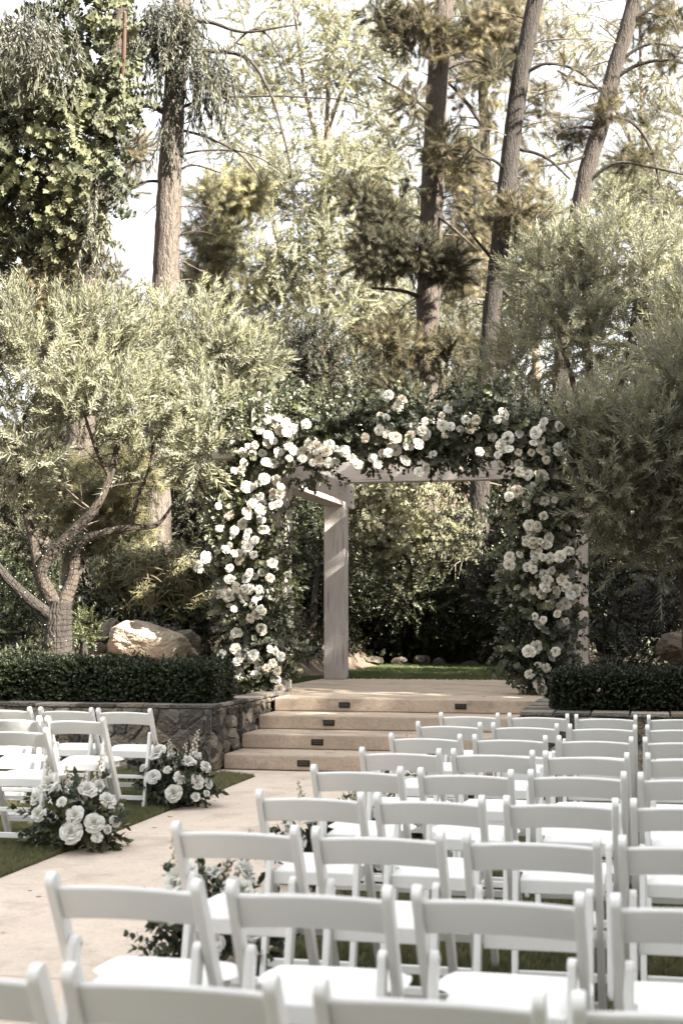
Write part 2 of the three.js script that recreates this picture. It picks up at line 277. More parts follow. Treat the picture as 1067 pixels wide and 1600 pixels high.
// bare side twigs along a limb given in photograph coordinates
function twigs(parent, list, mat, n, o = {}) {
  const { lenPx = 60, s = 1, sideways = 1, arch = 0.5, wpx = 3 } = o; reseed(s * 331 + 3); const gs = [];
  const cv = new THREE.CatmullRomCurve3(list.map(([x, y, z]) => at(x, y, z)), false, 'centripetal'), z = list[0][2];
  for (let i = 0; i < n; i++) {
    const p = cv.getPointAt(rr(0.03, 0.97)), L = px(lenPx, z) * rr(0.4, 1.5), a = R() < 0.5 ? -1 : 1, d = V(a * rr(0.5, 1) * sideways, rr(-0.15, 0.75), rr(-0.7, 0.7)).normalize(), pts = [p.clone()], r = px(wpx, z) / 2 * rr(0.6, 1.2);
    let q = p.clone(); for (let k = 1; k <= 4; k++) { q = q.clone().addScaledVector(d, L / 4); d.y -= arch * rr(0.1, 0.5); d.addScaledVector(rdir(), 0.14).normalize(); pts.push(q); }
    gs.push(tube(pts, [r, r * 0.8, r * 0.6, r * 0.4, r * 0.2], { seg: 7, rad: 5 }));
    for (let m = 0; m < 2; m++) { const st = pts[1 + Math.floor(R() * 3)], dd = d.clone().addScaledVector(rdir(), 0.9).normalize(), e1 = st.clone().addScaledVector(dd, L * 0.22), e2 = e1.clone().addScaledVector(dd, L * 0.2); e2.y -= L * 0.06; gs.push(tube([st, e1, e2], [r * 0.45, r * 0.3, r * 0.12], { seg: 4, rad: 4 })); }
  }
  const g = merge(gs); g.translate(-parent.position.x, -parent.position.y, -parent.position.z); const m = mesh('twigs', g, mat, parent); m.userData.kind = 'stuff'; return m;
}

// ---------------------------------------------------------------- setting: ground, hillside, lawns, path, steps
function heightAt(u, v) {
  const left = sstep(-4.95, -6.6, u) * sstep(14.2, 15.2, v), right = sstep(0.2, 3, u);
  let h = 0.58 + left * (0.33 + 0.15 * Math.max(0, v - 16)) + right * 0.10 * Math.max(0, v - 19);
  h += 0.22 * Math.max(0, v - 27) * (1 - left * 0.4); h += 0.05 * (n3(u * 0.8, v * 0.8, 0, 5) - 0.5) * (left + right + sstep(26.5, 28, v));
  return Math.min(h, 9) - 0.02 * sstep(13.6, 14.5, v);
}
const groundY = (p) => { const [u, v] = toUV(p); return v < 13.4 ? 0 : heightAt(u, v); };
{
  const g = new THREE.PlaneGeometry(900, 900, 1, 1); g.rotateX(-Math.PI / 2); const uv = g.attributes.uv; for (let i = 0; i < uv.count; i++) uv.setXY(i, uv.getX(i) * 900, uv.getY(i) * 900);
  const m = mesh('ground', g, M.soil); m.position.y = -0.05; tag(m, 'bare brown earth reaching away under the garden', null, null, 'structure');
  // the raised planted bank behind the stone walls, left open where the steps are cut in
  const us = [], vs = []; for (let u = -46; u < -8; u += 2) us.push(u); for (let u = -8; u < 5; u += 0.35) us.push(u); for (let u = 5; u <= 44; u += 2) us.push(u);
  us.push(-4.15, -1.2); us.sort((a, b) => a - b); vs.push(13.38); for (let v = 13.7; v < 30; v += 0.4) vs.push(v); vs.push(15.5, 20.3); for (let v = 30; v <= 90; v += 3) vs.push(v); vs.sort((a, b) => a - b);
  const pos = [], uvq = [], idx = []; for (const v of vs) for (const u of us) { const p = UV(u, v, heightAt(u, v)); pos.push(p.x, p.y, p.z); uvq.push(u, v); }
  for (let j = 0; j < vs.length - 1; j++) for (let i = 0; i < us.length - 1; i++) {
    const cu = (us[i] + us[i + 1]) / 2, cv = (vs[j] + vs[j + 1]) / 2; if (cu > -4.15 && cu < -1.2 && cv < 15.5) continue;
    const a = j * us.length + i, b = a + 1, c = a + us.length, d = c + 1; idx.push(a, b, c, b, d, c);
  }
  tag(mesh('hillside', geoFrom(pos, idx, uvq), M.soil), 'brown soil bank rising behind the stone walls and trees', null, null, 'structure');
}
function sheet(pts, y, step = 0.5) { // flat polygon in the aisle frame
  const sh = new THREE.Shape(pts.map(([u, v]) => new THREE.Vector2(u, v))), g = new THREE.ShapeGeometry(sh), p = g.attributes.position, uv = [];
  for (let i = 0; i < p.count; i++) { const u = p.getX(i), v = p.getY(i), q = UV(u, v, y); uv.push(u, v); p.setXYZ(i, q.x, q.y, q.z); }
  g.setAttribute('uv', new THREE.Float32BufferAttribute(uv, 2)); g.computeVertexNormals(); return g;
}
tag(mesh('lawn', sheet([[-14, -4], [-3.66, -4], [-3.66, 13.02], [-4.19, 13.3], [-14, 13.3]], -0.018), M.turf), 'green turf under the chairs left of the aisle', null, null, 'structure');
tag(mesh('lawn', sheet([[-1.70, -4], [14, -4], [14, 13.3], [-1.25, 13.3], [-1.70, 13.02]], -0.018), M.turf), 'green turf under the rows of chairs right of the aisle', null, null, 'structure');
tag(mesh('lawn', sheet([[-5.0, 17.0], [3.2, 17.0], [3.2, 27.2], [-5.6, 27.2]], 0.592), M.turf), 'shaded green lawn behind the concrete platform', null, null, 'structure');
function turf(label, n, zone, y, s, col, col2) {
  reseed(s); const o = new THREE.Group(); o.name = numbered('grass'); scene.add(o); tag(o, label, 'grass', null, 'stuff');
  const lists = S.turf.map(() => []), c = new THREE.Color(), m = new THREE.Matrix4(), q = new THREE.Quaternion();
  for (let i = 0; i < n; i++) { const [u, v] = zone(); if (u === null) continue; lists[i % 3].push([UV(u, v, y)]); }
  lists.forEach((l, k) => {
    const im = new THREE.InstancedMesh(S.turf[k], M.needle, l.length); im.name = 'blades'; im.castShadow = im.receiveShadow = true; im.userData.kind = 'stuff';
    l.forEach(([p], i) => { const sc = rr(0.8, 1.4); q.setFromEuler(new THREE.Euler(rr(-0.3, 0.3), rr(0, 6.28), rr(-0.3, 0.3))); m.compose(p, q, V(sc, sc * rr(0.8, 1.1), sc)); im.setMatrixAt(i, m); const t = clamp(n3(p.x * 2, 0, p.z * 2, 4) + rr(-0.3, 0.3), 0, 1), k2 = rr(0.75, 1.25), cc = mix3(col, col2, t); im.setColorAt(i, c.setRGB(cc[0] * k2, cc[1] * k2, cc[2] * k2)); });
    o.add(im);
  });
}
turf('short turf blades left of the aisle', 60000, () => { const v = 7.2 + 6.0 * R(), uR = -3.67 - (v > 13.02 ? (v - 13.02) * 1.9 : 0); return [uR - (3.2) * Math.pow(R(), 1.15), v]; }, -0.018, 101, [0.14, 0.145, 0.06], [0.21, 0.195, 0.09]);
turf('short turf blades under the chairs right of the aisle', 70000, () => { const v = 3.0 + 10.2 * Math.pow(R(), 1.2), u = -1.69 + Math.min(4.6, 0.8 + v * 0.45) * R(); return [u, v]; }, -0.018, 102, [0.14, 0.145, 0.06], [0.21, 0.195, 0.09]);
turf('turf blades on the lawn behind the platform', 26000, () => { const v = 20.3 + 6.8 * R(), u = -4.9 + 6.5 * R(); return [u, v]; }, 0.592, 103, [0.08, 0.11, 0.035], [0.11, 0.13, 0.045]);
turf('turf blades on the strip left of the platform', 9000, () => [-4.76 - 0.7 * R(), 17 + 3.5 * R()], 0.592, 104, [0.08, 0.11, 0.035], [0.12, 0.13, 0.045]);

{ // concrete aisle in slabs with scored joints, and the landing before the steps
  const p = structure('path', 'pale beige concrete aisle leading to the steps', V(0, 0, 0), -TH);
  const cuts = [-4, -2.1, -0.2, 1.75, 3.65, 5.6, 7.5, 9.45, 11.4, 13.02];
  for (let i = 0; i < cuts.length - 1; i++) { const L = cuts[i + 1] - cuts[i] - 0.008; mesh('slab', box(1.98, 0.12, L, -2.675, -0.06, -(cuts[i] + cuts[i + 1]) / 2, 0.006), M.concrete, p); }
  mesh('slab', box(2.92, 0.12, 0.52, -2.71, -0.06, -13.285, 0.006), M.concrete, p);
}
{ // platform with four risers
  const p = structure('steps', 'tan concrete steps rising to the ceremony platform', V(0, 0, 0), -TH);
  const L = -4.14, Rr = -1.21, fv = [13.55, 14.18, 14.82, 15.46], h = 0.15;
  for (let k = 0; k < 3; k++) mesh('step', box(Rr - L, h, fv[k + 1] - fv[k] + 0.1, (L + Rr) / 2, h * (k + 0.5), -(fv[k] + fv[k + 1] + 0.1) / 2, 0.018), M.step, p);
  mesh('step_base', box(Rr - L - 0.02, 0.3, 1.2, (L + Rr) / 2, 0.02, -15.0, 0.01), M.step, p);
  const q = structure('platform', 'tan concrete ceremony platform under the pergola', V(0, 0, 0), -TH);
  mesh('slab', box(Rr - L, 0.15, 1.3, (L + Rr) / 2, 0.525, -(15.46 + 0.65), 0.018), M.step, q);
  mesh('slab', box(4.4, 0.15, 3.86, -2.55, 0.525, -18.70, 0.018), M.step, q);
}
// ---------------------------------------------------------------- vented step lights
function stepLight(label, x, y, k) {
  const fv = [13.55, 14.18, 14.82, 15.46][k], h = [0.075, 0.225, 0.375, 0.525][k];
  const a = (x - 533.5) / F; // meets the riser
  const z = fv * CT - ((fv * ST) * -1) * 0, u0 = (() => { const t = a; // X = u CT + v ST, z = v CT - u ST, X = t z
    return (t * fv * CT - fv * ST) / (CT + t * ST); })();
  const o = thing('step_light', label, 'step light', UV(u0, fv, h), -TH, 'step lights set in the risers');
  mesh('housing', box(0.125, 0.062, 0.012, 0, 0, 0.002, 0.003), M.bronze, o);
  mesh('lens', box(0.095, 0.040, 0.004, 0, 0, 0.009, 0.001), M.lens, o);
  for (let i = 0; i < 3; i++) { const g = box(0.1, 0.009, 0.012, 0, 0, 0, 0.002); g.rotateX(0.5); g.translate(0, (i - 1) * 0.0155, 0.013); mesh('louvre', g, M.bronze, o); }
}
stepLight('dark vented light in the lowest step riser', 475, 1188, 0);
stepLight('dark vented light in the second riser up', 496, 1156, 1);
stepLight('dark vented light in the third riser up', 514, 1125, 2);
stepLight('dark vented light in the platform edge, left below the pergola post', 538, 1098, 3);
stepLight('dark vented light in the platform edge, above the chair backs on the right', 718, 1098, 3);

// ---------------------------------------------------------------- stone walls
function clipPoly(poly, nx, ny, d) { const out = []; for (let i = 0; i < poly.length; i++) { const a = poly[i], b = poly[(i + 1) % poly.length], da = a[0] * nx + a[1] * ny - d, db = b[0] * nx + b[1] * ny - d; if (da <= 0) out.push(a); if ((da < 0 && db > 0) || (da > 0 && db < 0)) { const t = da / (da - db); out.push([a[0] + (b[0] - a[0]) * t, a[1] + (b[1] - a[1]) * t]); } } return out; }
function stones(len, hgt, s, cw = 0.2, ch = 0.125) {
  reseed(s); const sites = [], rows = Math.round(hgt / ch); for (let j = 0; j < rows; j++) { let x = -cw * R(); while (x < len + cw) { sites.push([x, (j + 0.5 + rr(-0.38, 0.38)) * hgt / rows]); x += cw * rr(0.45, 1.6); } }
  const made = [];
  for (const a of sites) {
    let poly = [[0.004, 0.004], [len - 0.004, 0.004], [len - 0.004, hgt - 0.004], [0.004, hgt - 0.004]];
    for (const b of sites) { if (a === b || Math.hypot(a[0] - b[0], a[1] - b[1]) > 0.9) continue; const dx = b[0] - a[0], dy = (b[1] - a[1]), l = Math.hypot(dx, dy); poly = clipPoly(poly, dx / l, dy / l, ((a[0] + b[0]) * dx + (a[1] + b[1]) * dy) / 2 / l - 0.007); if (poly.length < 3) break; }
    if (poly.length < 3) continue;
    let area = 0; poly.forEach((p, i) => { const q = poly[(i + 1) % poly.length]; area += p[0] * q[1] - q[0] * p[1]; }); if (Math.abs(area) < 0.004) continue;
    const rounded = []; poly.forEach((p, i) => { const q = poly[(i + 1) % poly.length]; if (Math.hypot(p[0] - q[0], p[1] - q[1]) < 0.006) return; rounded.push([p[0] * 0.82 + q[0] * 0.18, p[1] * 0.82 + q[1] * 0.18], [p[0] * 0.18 + q[0] * 0.82, p[1] * 0.18 + q[1] * 0.82]); });
    made.push(rounded);
  }
  return made;
}
function stoneGeo(poly) {
  const c = poly.reduce((s, p) => [s[0] + p[0] / poly.length, s[1] + p[1] / poly.length], [0, 0]), n = poly.length, P = [], U = [], I = [], out = rr(0.012, 0.045), tx = rr(-0.12, 0.12), ty = rr(-0.12, 0.12), uo = rr(0, 9);
  [[1, -0.03, 0], [1, out * 0.6, 0.004], [0.93, out, 0.006], [0.5, out + 0.004, 0.007]].forEach(([k, z, w]) => poly.forEach((p) => { const x = c[0] + (p[0] - c[0]) * k, y = c[1] + (p[1] - c[1]) * k; P.push(x, y, z < 0 ? z : z + tx * (x - c[0]) + ty * (y - c[1]) + rr(-w, w)); U.push(x + uo, y + uo); }));
  P.push(c[0], c[1], out + rr(-0.004, 0.01)); U.push(c[0] + uo, c[1] + uo);
  for (let k = 0; k < 3; k++) for (let i = 0; i < n; i++) { const a = k * n + i, b = k * n + (i + 1) % n; I.push(a, b, a + n, b, b + n, a + n); }
  for (let i = 0; i < n; i++) I.push(3 * n + i, 3 * n + (i + 1) % n, 4 * n);
  const g = geoFrom(P, I, U); return plainFlat(g);
}
function plainFlat(g) { const q = g.toNonIndexed(); q.computeVertexNormals(); return q; }
function stoneWall(label, fromUV, turnOut, len, hgt, s, parentThing) { // panel: x runs along the wall, z points out of it
  const o = parentThing; const g = new THREE.Group(); // only a matrix helper
  g.position.copy(UV(...fromUV, 0)); g.rotation.y = turnOut; g.updateMatrix();
  for (const poly of stones(len, hgt, s)) { const q = stoneGeo(poly); q.applyMatrix4(g.matrix); q.translate(-o.position.x, -o.position.y, -o.position.z); const m = mesh('stone', q, M.stones[Math.floor(Math.pow(R(), 1.3) * M.stones.length)], o); }
}
function wallThing(label, boxes, panels, caps, s) {
  const o = thing('stone_wall', label, 'wall'); o.userData.kind = 'thing';
  for (const [u0, u1, v0, v1, h] of boxes) { const g = box(u1 - u0, h, v1 - v0, (u0 + u1) / 2, h / 2, -(v0 + v1) / 2, 0.004); g.rotateY(-TH); mesh('mortar_core', g, M.mortar, o); }
  panels.forEach((p, i) => stoneWall(label, [p[0], p[1]], -TH + p[2], p[3], p[4], s + i, o));
  reseed(s + 77);
  for (const [u0, u1, v0, v1, y, along] of caps) { // flat stones along the top
    let t = along ? v0 : u0; const end = along ? v1 : u1;
    while (t < end - 0.05) {
      let w = rr(0.22, 0.5); if (t + w > end - 0.12) w = end - t; const th = rr(0.028, 0.042);
      const g = along ? box(u1 - u0, th, w - 0.012, (u0 + u1) / 2 + rr(-0.008, 0.008), y + th / 2, -(t + w / 2), 0.009) : box(w - 0.012, th, v1 - v0, t + w / 2, y + th / 2, -(v0 + v1) / 2 + rr(-0.01, 0.01), 0.009);
      g.rotateY(-TH); mesh('cap_stone', g, M.stones[2 + Math.floor(R() * 4)], o); t += w;
    }
  }
}
wallThing('dark rubble stone wall below the clipped hedge, left of the steps', [[-8.6, -4.2, 13.33, 13.62, 0.60], [-4.46, -4.2, 13.63, 16.6, 0.60]], [[-8.6, 13.33, 0, 4.4, 0.60], [-4.2, 13.33, Math.PI / 2, 2.25, 0.60]], [[-8.6, -4.17, 13.30, 13.60, 0.602, false], [-4.46, -4.17, 13.62, 15.9, 0.602, true]], 301);
wallThing('low stone wall with flat pale cap behind the chairs, right of the steps', [[-1.18, 5.4, 13.33, 13.62, 0.58], [-1.18, -0.9, 13.63, 16.6, 0.58]], [[-1.18, 13.33, 0, 4.8, 0.58], [-1.18, 16.6, -Math.PI / 2, 3.27, 0.58]], [[-1.22, 5.4, 13.29, 13.66, 0.582, false], [-1.22, -0.9, 13.68, 15.6, 0.582, true]], 401);

// ---------------------------------------------------------------- rocks
function rock(rx, ry, rz, s, planes = 16, noise = 0.07, cut = 0.62, faces = []) {
  reseed(s); const N = faces.map((f) => V(f[0], f[1], f[2]).normalize()), H = faces.map((f) => f[3]); if (faces.length) planes = faces.length; else for (let i = 0; i < planes; i++) { N.push(rdir()); H.push(rr(cut, 1)); }
  const g = new THREE.IcosahedronGeometry(1, 22), p = g.attributes.position, v = V(), uv = [];
  for (let i = 0; i < p.count; i++) {
    v.fromBufferAttribute(p, i).normalize(); let r = 1.1; for (let k = 0; k < planes; k++) { const d = N[k].dot(v); if (d > 0.05) r = Math.min(r, H[k] / d); }
    const st = v.y * 7 + v.x * 2.5 + 2 * n3(v.x * 2, v.y * 2, v.z * 2, s + 5), layer = Math.abs((st - Math.floor(st)) - 0.5) * 2; // bedding steps
    r *= 1 + noise * (2 * n3(v.x * 3 + s, v.y * 3, v.z * 3, s) - 1) + noise * 0.55 * (2 * n3(v.x * 8, v.y * 11, v.z * 8, s + 1) - 1) + noise * 0.3 * (2 * n3(v.x * 20, v.y * 26, v.z * 20, s + 2) - 1) - noise * 0.5 * sstep(0.75, 1, layer);
    v.multiplyScalar(r); p.setXYZ(i, v.x * rx, v.y * ry, v.z * rz); uv.push(v.x * rx + v.z * rz * 0.7, v.y * ry + v.z * rz * 0.7);
  }
  g.setAttribute('uv', new THREE.Float32BufferAttribute(uv, 2)); g.computeVertexNormals(); return mergeSmooth(g);
}
function mergeSmooth(g) { // shared corners get one normal
  const p = g.attributes.position, n = g.attributes.normal, map = new Map(), key = (i) => Math.round(p.getX(i) * 5e3) + ',' + Math.round(p.getY(i) * 5e3) + ',' + Math.round(p.getZ(i) * 5e3), sum = V();
  for (let i = 0; i < p.count; i++) { const k = key(i), a = map.get(k) || [0, 0, 0]; a[0] += n.getX(i); a[1] += n.getY(i); a[2] += n.getZ(i); map.set(k, a); }
  for (let i = 0; i < p.count; i++) { const a = map.get(key(i)); sum.set(...a).normalize(); n.setXYZ(i, sum.x, sum.y, sum.z); } return g;
}
function putRock(name, label, cat, x, y, z, rxp, ryp, rzm, s, mat, tilt = 0, group, planes = 16, faces = []) { // y: where its centre shows
  const g = rock(px(rxp, z), px(ryp, z), rzm, s, planes, faces.length ? 0.05 : 0.08, 0.5, faces); g.rotateZ(tilt); const m = mesh(name, g, mat); m.position.copy(at(x, y, z)); return tag(m, label, cat, group);
}
putRock('boulder', 'large tan slab boulder lying behind the left hedge', 'boulder', 228, 1000, 18.0, 66, 42, 0.55, 12, M.rockTan, 0, null, 0, [[0.42, 0.88, 0.1, 0.5], [0.3, 0.6, 0.75, 0.52], [-0.15, -0.2, 0.95, 0.5], [-0.95, 0.1, 0.25, 0.82], [-0.7, 0.7, 0.2, 0.86], [-0.55, -0.35, 0.75, 0.7], [0.9, -0.1, 0.4, 0.88], [0.9, 0.4, -0.3, 0.9], [0, 0.3, -0.95, 0.8], [0, -1, 0, 0.8], [0.45, 0.05, 0.9, 0.66], [-0.4, 0.85, -0.2, 0.8]]);
putRock('boulder', 'dark grey boulder wedged behind the tan slab boulder', 'boulder', 170, 990, 18.6, 24, 22, 0.3, 13, M.rockGrey, 0, null);
reseed(55);
[[287, 1000, 18.6, 24, 20, 'cracked grey rock at the right end of the tan boulder'], [300, 1020, 18.3, 14, 8, 'small flat tan rock below the cracked grey rock'], [272, 990, 19.2, 18, 16, 'brown rock peeping over the tan boulder'], [160, 1015, 18.1, 14, 13, 'small round stone left of the tan boulder']].forEach(([x, y, z, a, b, l], i) => putRock('rock', l, 'rock', x, y, z, a, b, px(a, z), 60 + i, i === 1 ? M.rockTan : M.rockGrey, 0, 'rocks round the tan boulder'));
const rim = [[548, 1036, 9, 5, 'tiny'], [588, 1033, 17, 10, 'wide'], [622, 1034, 15, 8, 'low'], [655, 1033, 15, 10, 'rounded'], [688, 1036, 13, 8, 'small'], [738, 1040, 17, 7, 'flat'], [775, 1042, 17, 7, 'second flat'], [478, 1036, 12, 7, 'small shaded']];
const rimSay = ['tiny edging rock just right of the pergola post', 'widest edging rock at the back of the lawn', 'low edging rock second from the widest one', 'rounded edging rock in the middle of the lawn edge', 'small edging rock after the rounded one', 'flat edging rock before the right flower column', 'flat edging rock beside the right flower column leaves', 'small edging rock left of the pergola post'];
rim.forEach(([x, y, a, b], i) => putRock('edging_rock', rimSay[i], 'rock', x, y, 26.6, a, b, px(a, 26.6) * 0.8, 80 + i, M.rockGrey, 0, 'rocks edging the back lawn'));
putRock('waterfall_rock', 'tall waterfall rock behind the right pergola post, painted dark for shade', 'boulder', 1012, 958, 22, 54, 52, 0.8, 95, M.rockShaded, 0.3, 'dark waterfall rocks');
putRock('waterfall_rock', 'lower rock at the foot of the tall waterfall rock, painted dark for shade', 'boulder', 955, 1005, 21, 40, 38, 0.5, 96, M.rockShaded, 0, 'dark waterfall rocks');
putRock('waterfall_rock', 'ledge rock topping the waterfall, painted dark for shade', 'boulder', 975, 918, 22.5, 44, 22, 0.5, 97, M.rockShaded, 0.2, 'dark waterfall rocks');
putRock('boulder', 'brown rounded boulder above the right hedge', 'boulder', 1062, 1020, 19, 50, 34, 0.5, 98, rockMat(0.14, 0.105, 0.08), 0.25, null);  // boulder brown lowered to stand in for shade

// ---------------------------------------------------------------- pergola
{
  const o = thing('pergola', 'whitewashed heavy timber pergola standing on the concrete platform', 'pergola', V(0, 0, 0), -TH);
  const uL = -4.5, uR = -1.03, vF = 16.93, vB = 20.28, ps = 0.3;
  const timber = (w, h, d, x, y, z, long) => { const g = new RoundedBoxGeometry(w, h, d, 3, 0.012); const p = g.attributes.position, n = g.attributes.normal, uv = [], so = rr(0, 7);
    for (let i = 0; i < p.count; i++) { const X = [p.getX(i), p.getY(i), p.getZ(i)], A = [0, 1, 2].map((k) => Math.abs(n.getComponent(i, k))), oth = [0, 1, 2].filter((k) => k !== long); const flat = A[oth[0]] > A[oth[1]] ? oth[1] : oth[0]; uv.push(X[flat] + so + (A[oth[0]] > A[oth[1]] ? 0.23 : 0), X[long] + so); }
    g.setAttribute('uv', new THREE.Float32BufferAttribute(uv, 2)); g.translate(x, y, z); return g; };
  reseed(500);
  for (const v of [vF, vB]) for (const u of [uL, uR]) mesh('post', timber(ps, 2.51, ps, u, 0.60 + 1.255, -v, 1), M.wood, o);
  for (const u of [uL, uR]) { const b = mesh('side_beam', timber(0.28, 0.34, 4.1, u, 3.111 + 0.17, -(vF + vB) / 2 - 0.25, 2), M.wood, o);
    for (const [v, dy] of [[vB + 0.38, 0.08], [vB + 0.38, -0.08]]) { const g = new THREE.CylinderGeometry(0.016, 0.018, 0.014, 10); g.rotateZ(Math.PI / 2); g.translate(u + 0.145, 3.28 + dy, -v); mesh('bolt', g, M.bolt, b); } }
  for (const v of [vF, vB]) mesh('cross_beam', timber(5.1, 0.30, 0.2, (uL + uR) / 2, 3.452 + 0.15, -v, 0), M.wood, o);
  for (let k = 0; k < 4; k++) mesh('rafter', timber(0.2, 0.33, k ? 4.0 : 4.2, -4.62 + k * 0.925, 3.753 + 0.165, -(vF + vB) / 2 - (k ? 0.3 : 0), 2), M.wood, o);
}

// ---------------------------------------------------------------- roses and buds
function roseGeo(s, openness = 1) { // unit radius, facing +y
  reseed(s * 91 + 7); const gs = [];
  const ring = (n, r0, r1, hgt, curl, half, tilt) => { for (let i = 0; i < n; i++) {
    const ph = (i + rr(-0.2, 0.2)) / n * 6.283 + tilt, P = [], I = [], U = [], nx = 4, ny = 4, hh = hgt * rr(0.9, 1.1), cu = curl * rr(0.6, 1.4);
    for (let b = 0; b <= ny; b++) for (let a = 0; a <= nx; a++) { const t = b / ny, w = a / nx * 2 - 1, wid = half * Math.sin(0.5 + 2.0 * Math.min(t, 0.8)) / 1, an = ph + w * wid, dip = (1 - w * w * (t > 0.8 ? 0.35 : 0.1)); let r = r0 + (r1 - r0) * Math.pow(t, 0.8) + cu * Math.pow(t, 4) - 0.03 * w * w; const y = hh * Math.pow(t, 0.75) * (t > 0.6 ? dip : 1) - cu * 0.5 * Math.pow(t, 5);
      P.push(Math.cos(an) * r, y, Math.sin(an) * r); U.push(a / nx, t); }
    for (let b = 0; b < ny; b++) for (let a = 0; a < nx; a++) { const k = b * (nx + 1) + a; I.push(k, k + nx + 1, k + 1, k + 1, k + nx + 1, k + nx + 2); }
    gs.push(geoFrom(P, I, U)); } };
  ring(3, 0.03, 0.14, 0.86, 0.0, 1.2, 0); ring(4, 0.08, 0.30, 0.88, 0.05, 0.9, 0.5); ring(5, 0.12, 0.48, 0.84, 0.12, 0.72, 0.2); ring(5, 0.15, 0.66 * openness, 0.72, 0.2, 0.66, 0.8); ring(6, 0.18, 0.80 * openness, 0.56, 0.26, 0.55, 0.1); ring(5, 0.2, 0.84 * openness, 0.36, 0.22, 0.55, 0.6);
  const cal = new THREE.SphereGeometry(0.3, 6, 4); cal.scale(1, 0.6, 1); gs.push(cal);
  return merge(gs);
}
const ROSES = [1, 2, 3, 4].map((s) => roseGeo(s, s === 4 ? 0.75 : 1));
function addRose(parent, p, facing, r, mat, name = 'rose') {
  const m = mesh(name, ROSES[Math.floor(R() * ROSES.length)], mat, parent); m.position.copy(p).sub(parent.position); m.quaternion.setFromUnitVectors(UPV, facing.clone().normalize()).multiply(new THREE.Quaternion().setFromAxisAngle(UPV, rr(0, 6.28))); m.scale.setScalar(r); return m;
}
const BUD = (() => { const g = new THREE.IcosahedronGeometry(1, 2); const p = g.attributes.position; for (let i = 0; i < p.count; i++) { const y = p.getY(i), k = 1 - 0.35 * Math.max(0, y); p.setXYZ(i, p.getX(i) * k, y * 1.15, p.getZ(i) * k); } g.computeVertexNormals(); return mergeSmooth(g); })();

// the flower arch on the pergola: two columns and the swag between them; rose places read off the photograph
const zoomL = (l) => l.map(([x, y]) => [300 + x / 3.1375, 600 + y / 3.1375]), zoomR = (l) => l.map(([x, y]) => [527 + x / 1.976, 500 + y / 1.976]);
const swagL = zoomL([[258, 243], [230, 245], [340, 230], [395, 278], [495, 222], [310, 302], [252, 340], [298, 340], [345, 345], [427, 335], [430, 370], [480, 365], [540, 328], [573, 300], [590, 280], [610, 335], [630, 375], [675, 297], [750, 335], [430, 230], [400, 190], [420, 170], [375, 205], [460, 200], [545, 370], [590, 385], [710, 380], [672, 385], [815, 397], [885, 365], [968, 335], [990, 265], [920, 220], [915, 185], [560, 200], [480, 310], [360, 382], [575, 285], [850, 265]]);
const swagR = zoomR([[22, 407], [65, 447], [108, 428], [130, 340], [165, 330], [178, 363], [235, 330], [270, 315], [320, 295], [275, 355], [228, 362], [218, 390], [250, 385], [160, 408], [297, 418], [270, 455], [205, 437], [335, 358], [392, 312], [380, 338], [428, 308], [495, 310], [480, 362], [525, 362], [438, 408], [463, 408], [510, 375], [500, 415], [530, 402], [628, 335], [682, 328], [722, 345], [695, 385], [605, 382], [560, 350], [130, 300], [200, 250], [160, 235]]);
const colL = zoomL([[352, 467], [305, 505], [337, 553], [397, 530], [412, 470], [400, 595], [435, 545], [245, 420], [125, 597], [178, 640], [265, 640], [250, 690], [207, 733], [140, 710], [193, 790], [265, 745], [275, 790], [350, 715], [390, 885], [185, 905], [240, 870], [225, 830], [300, 840], [305, 950], [270, 960], [190, 965], [223, 1000], [255, 1050], [330, 1012], [180, 1035], [140, 1025], [275, 1005], [385, 950], [310, 1060], [300, 1085], [200, 1110], [310, 1130], [290, 1145], [200, 1245], [340, 1207], [375, 1302], [305, 1335], [265, 1310], [250, 1340], [220, 1300], [160, 1330], [228, 1365], [400, 1365], [363, 1390], [330, 1430], [310, 1430], [428, 1495], [440, 1335], [330, 1385], [420, 1450], [340, 670], [300, 590], [330, 620], [45, 880], [30, 905]]);
const colR = zoomR([[555, 445], [590, 478], [625, 408], [640, 435], [628, 480], [500, 450], [537, 525], [530, 545], [573, 540], [602, 520], [580, 577], [637, 557], [670, 558], [637, 608], [595, 637], [648, 673], [605, 683], [580, 690], [575, 680], [560, 725], [620, 715], [612, 725], [650, 700], [688, 730], [713, 718], [585, 765], [605, 770], [658, 770], [533, 755], [645, 805], [695, 805], [628, 850], [675, 840], [720, 850], [655, 880], [690, 885], [610, 915], [620, 940], [595, 1025], [658, 1047], [620, 1068], [645, 1072], [675, 1025], [595, 1095], [625, 1125], [632, 1140], [705, 930], [735, 835]]);
const vOf = (x, v) => { const t = (x - 533.5) / F; const u = (t * v * CT - v * ST) / (CT + t * ST); return v * CT - u * ST; }; // distance at which a line of sight meets the plane v
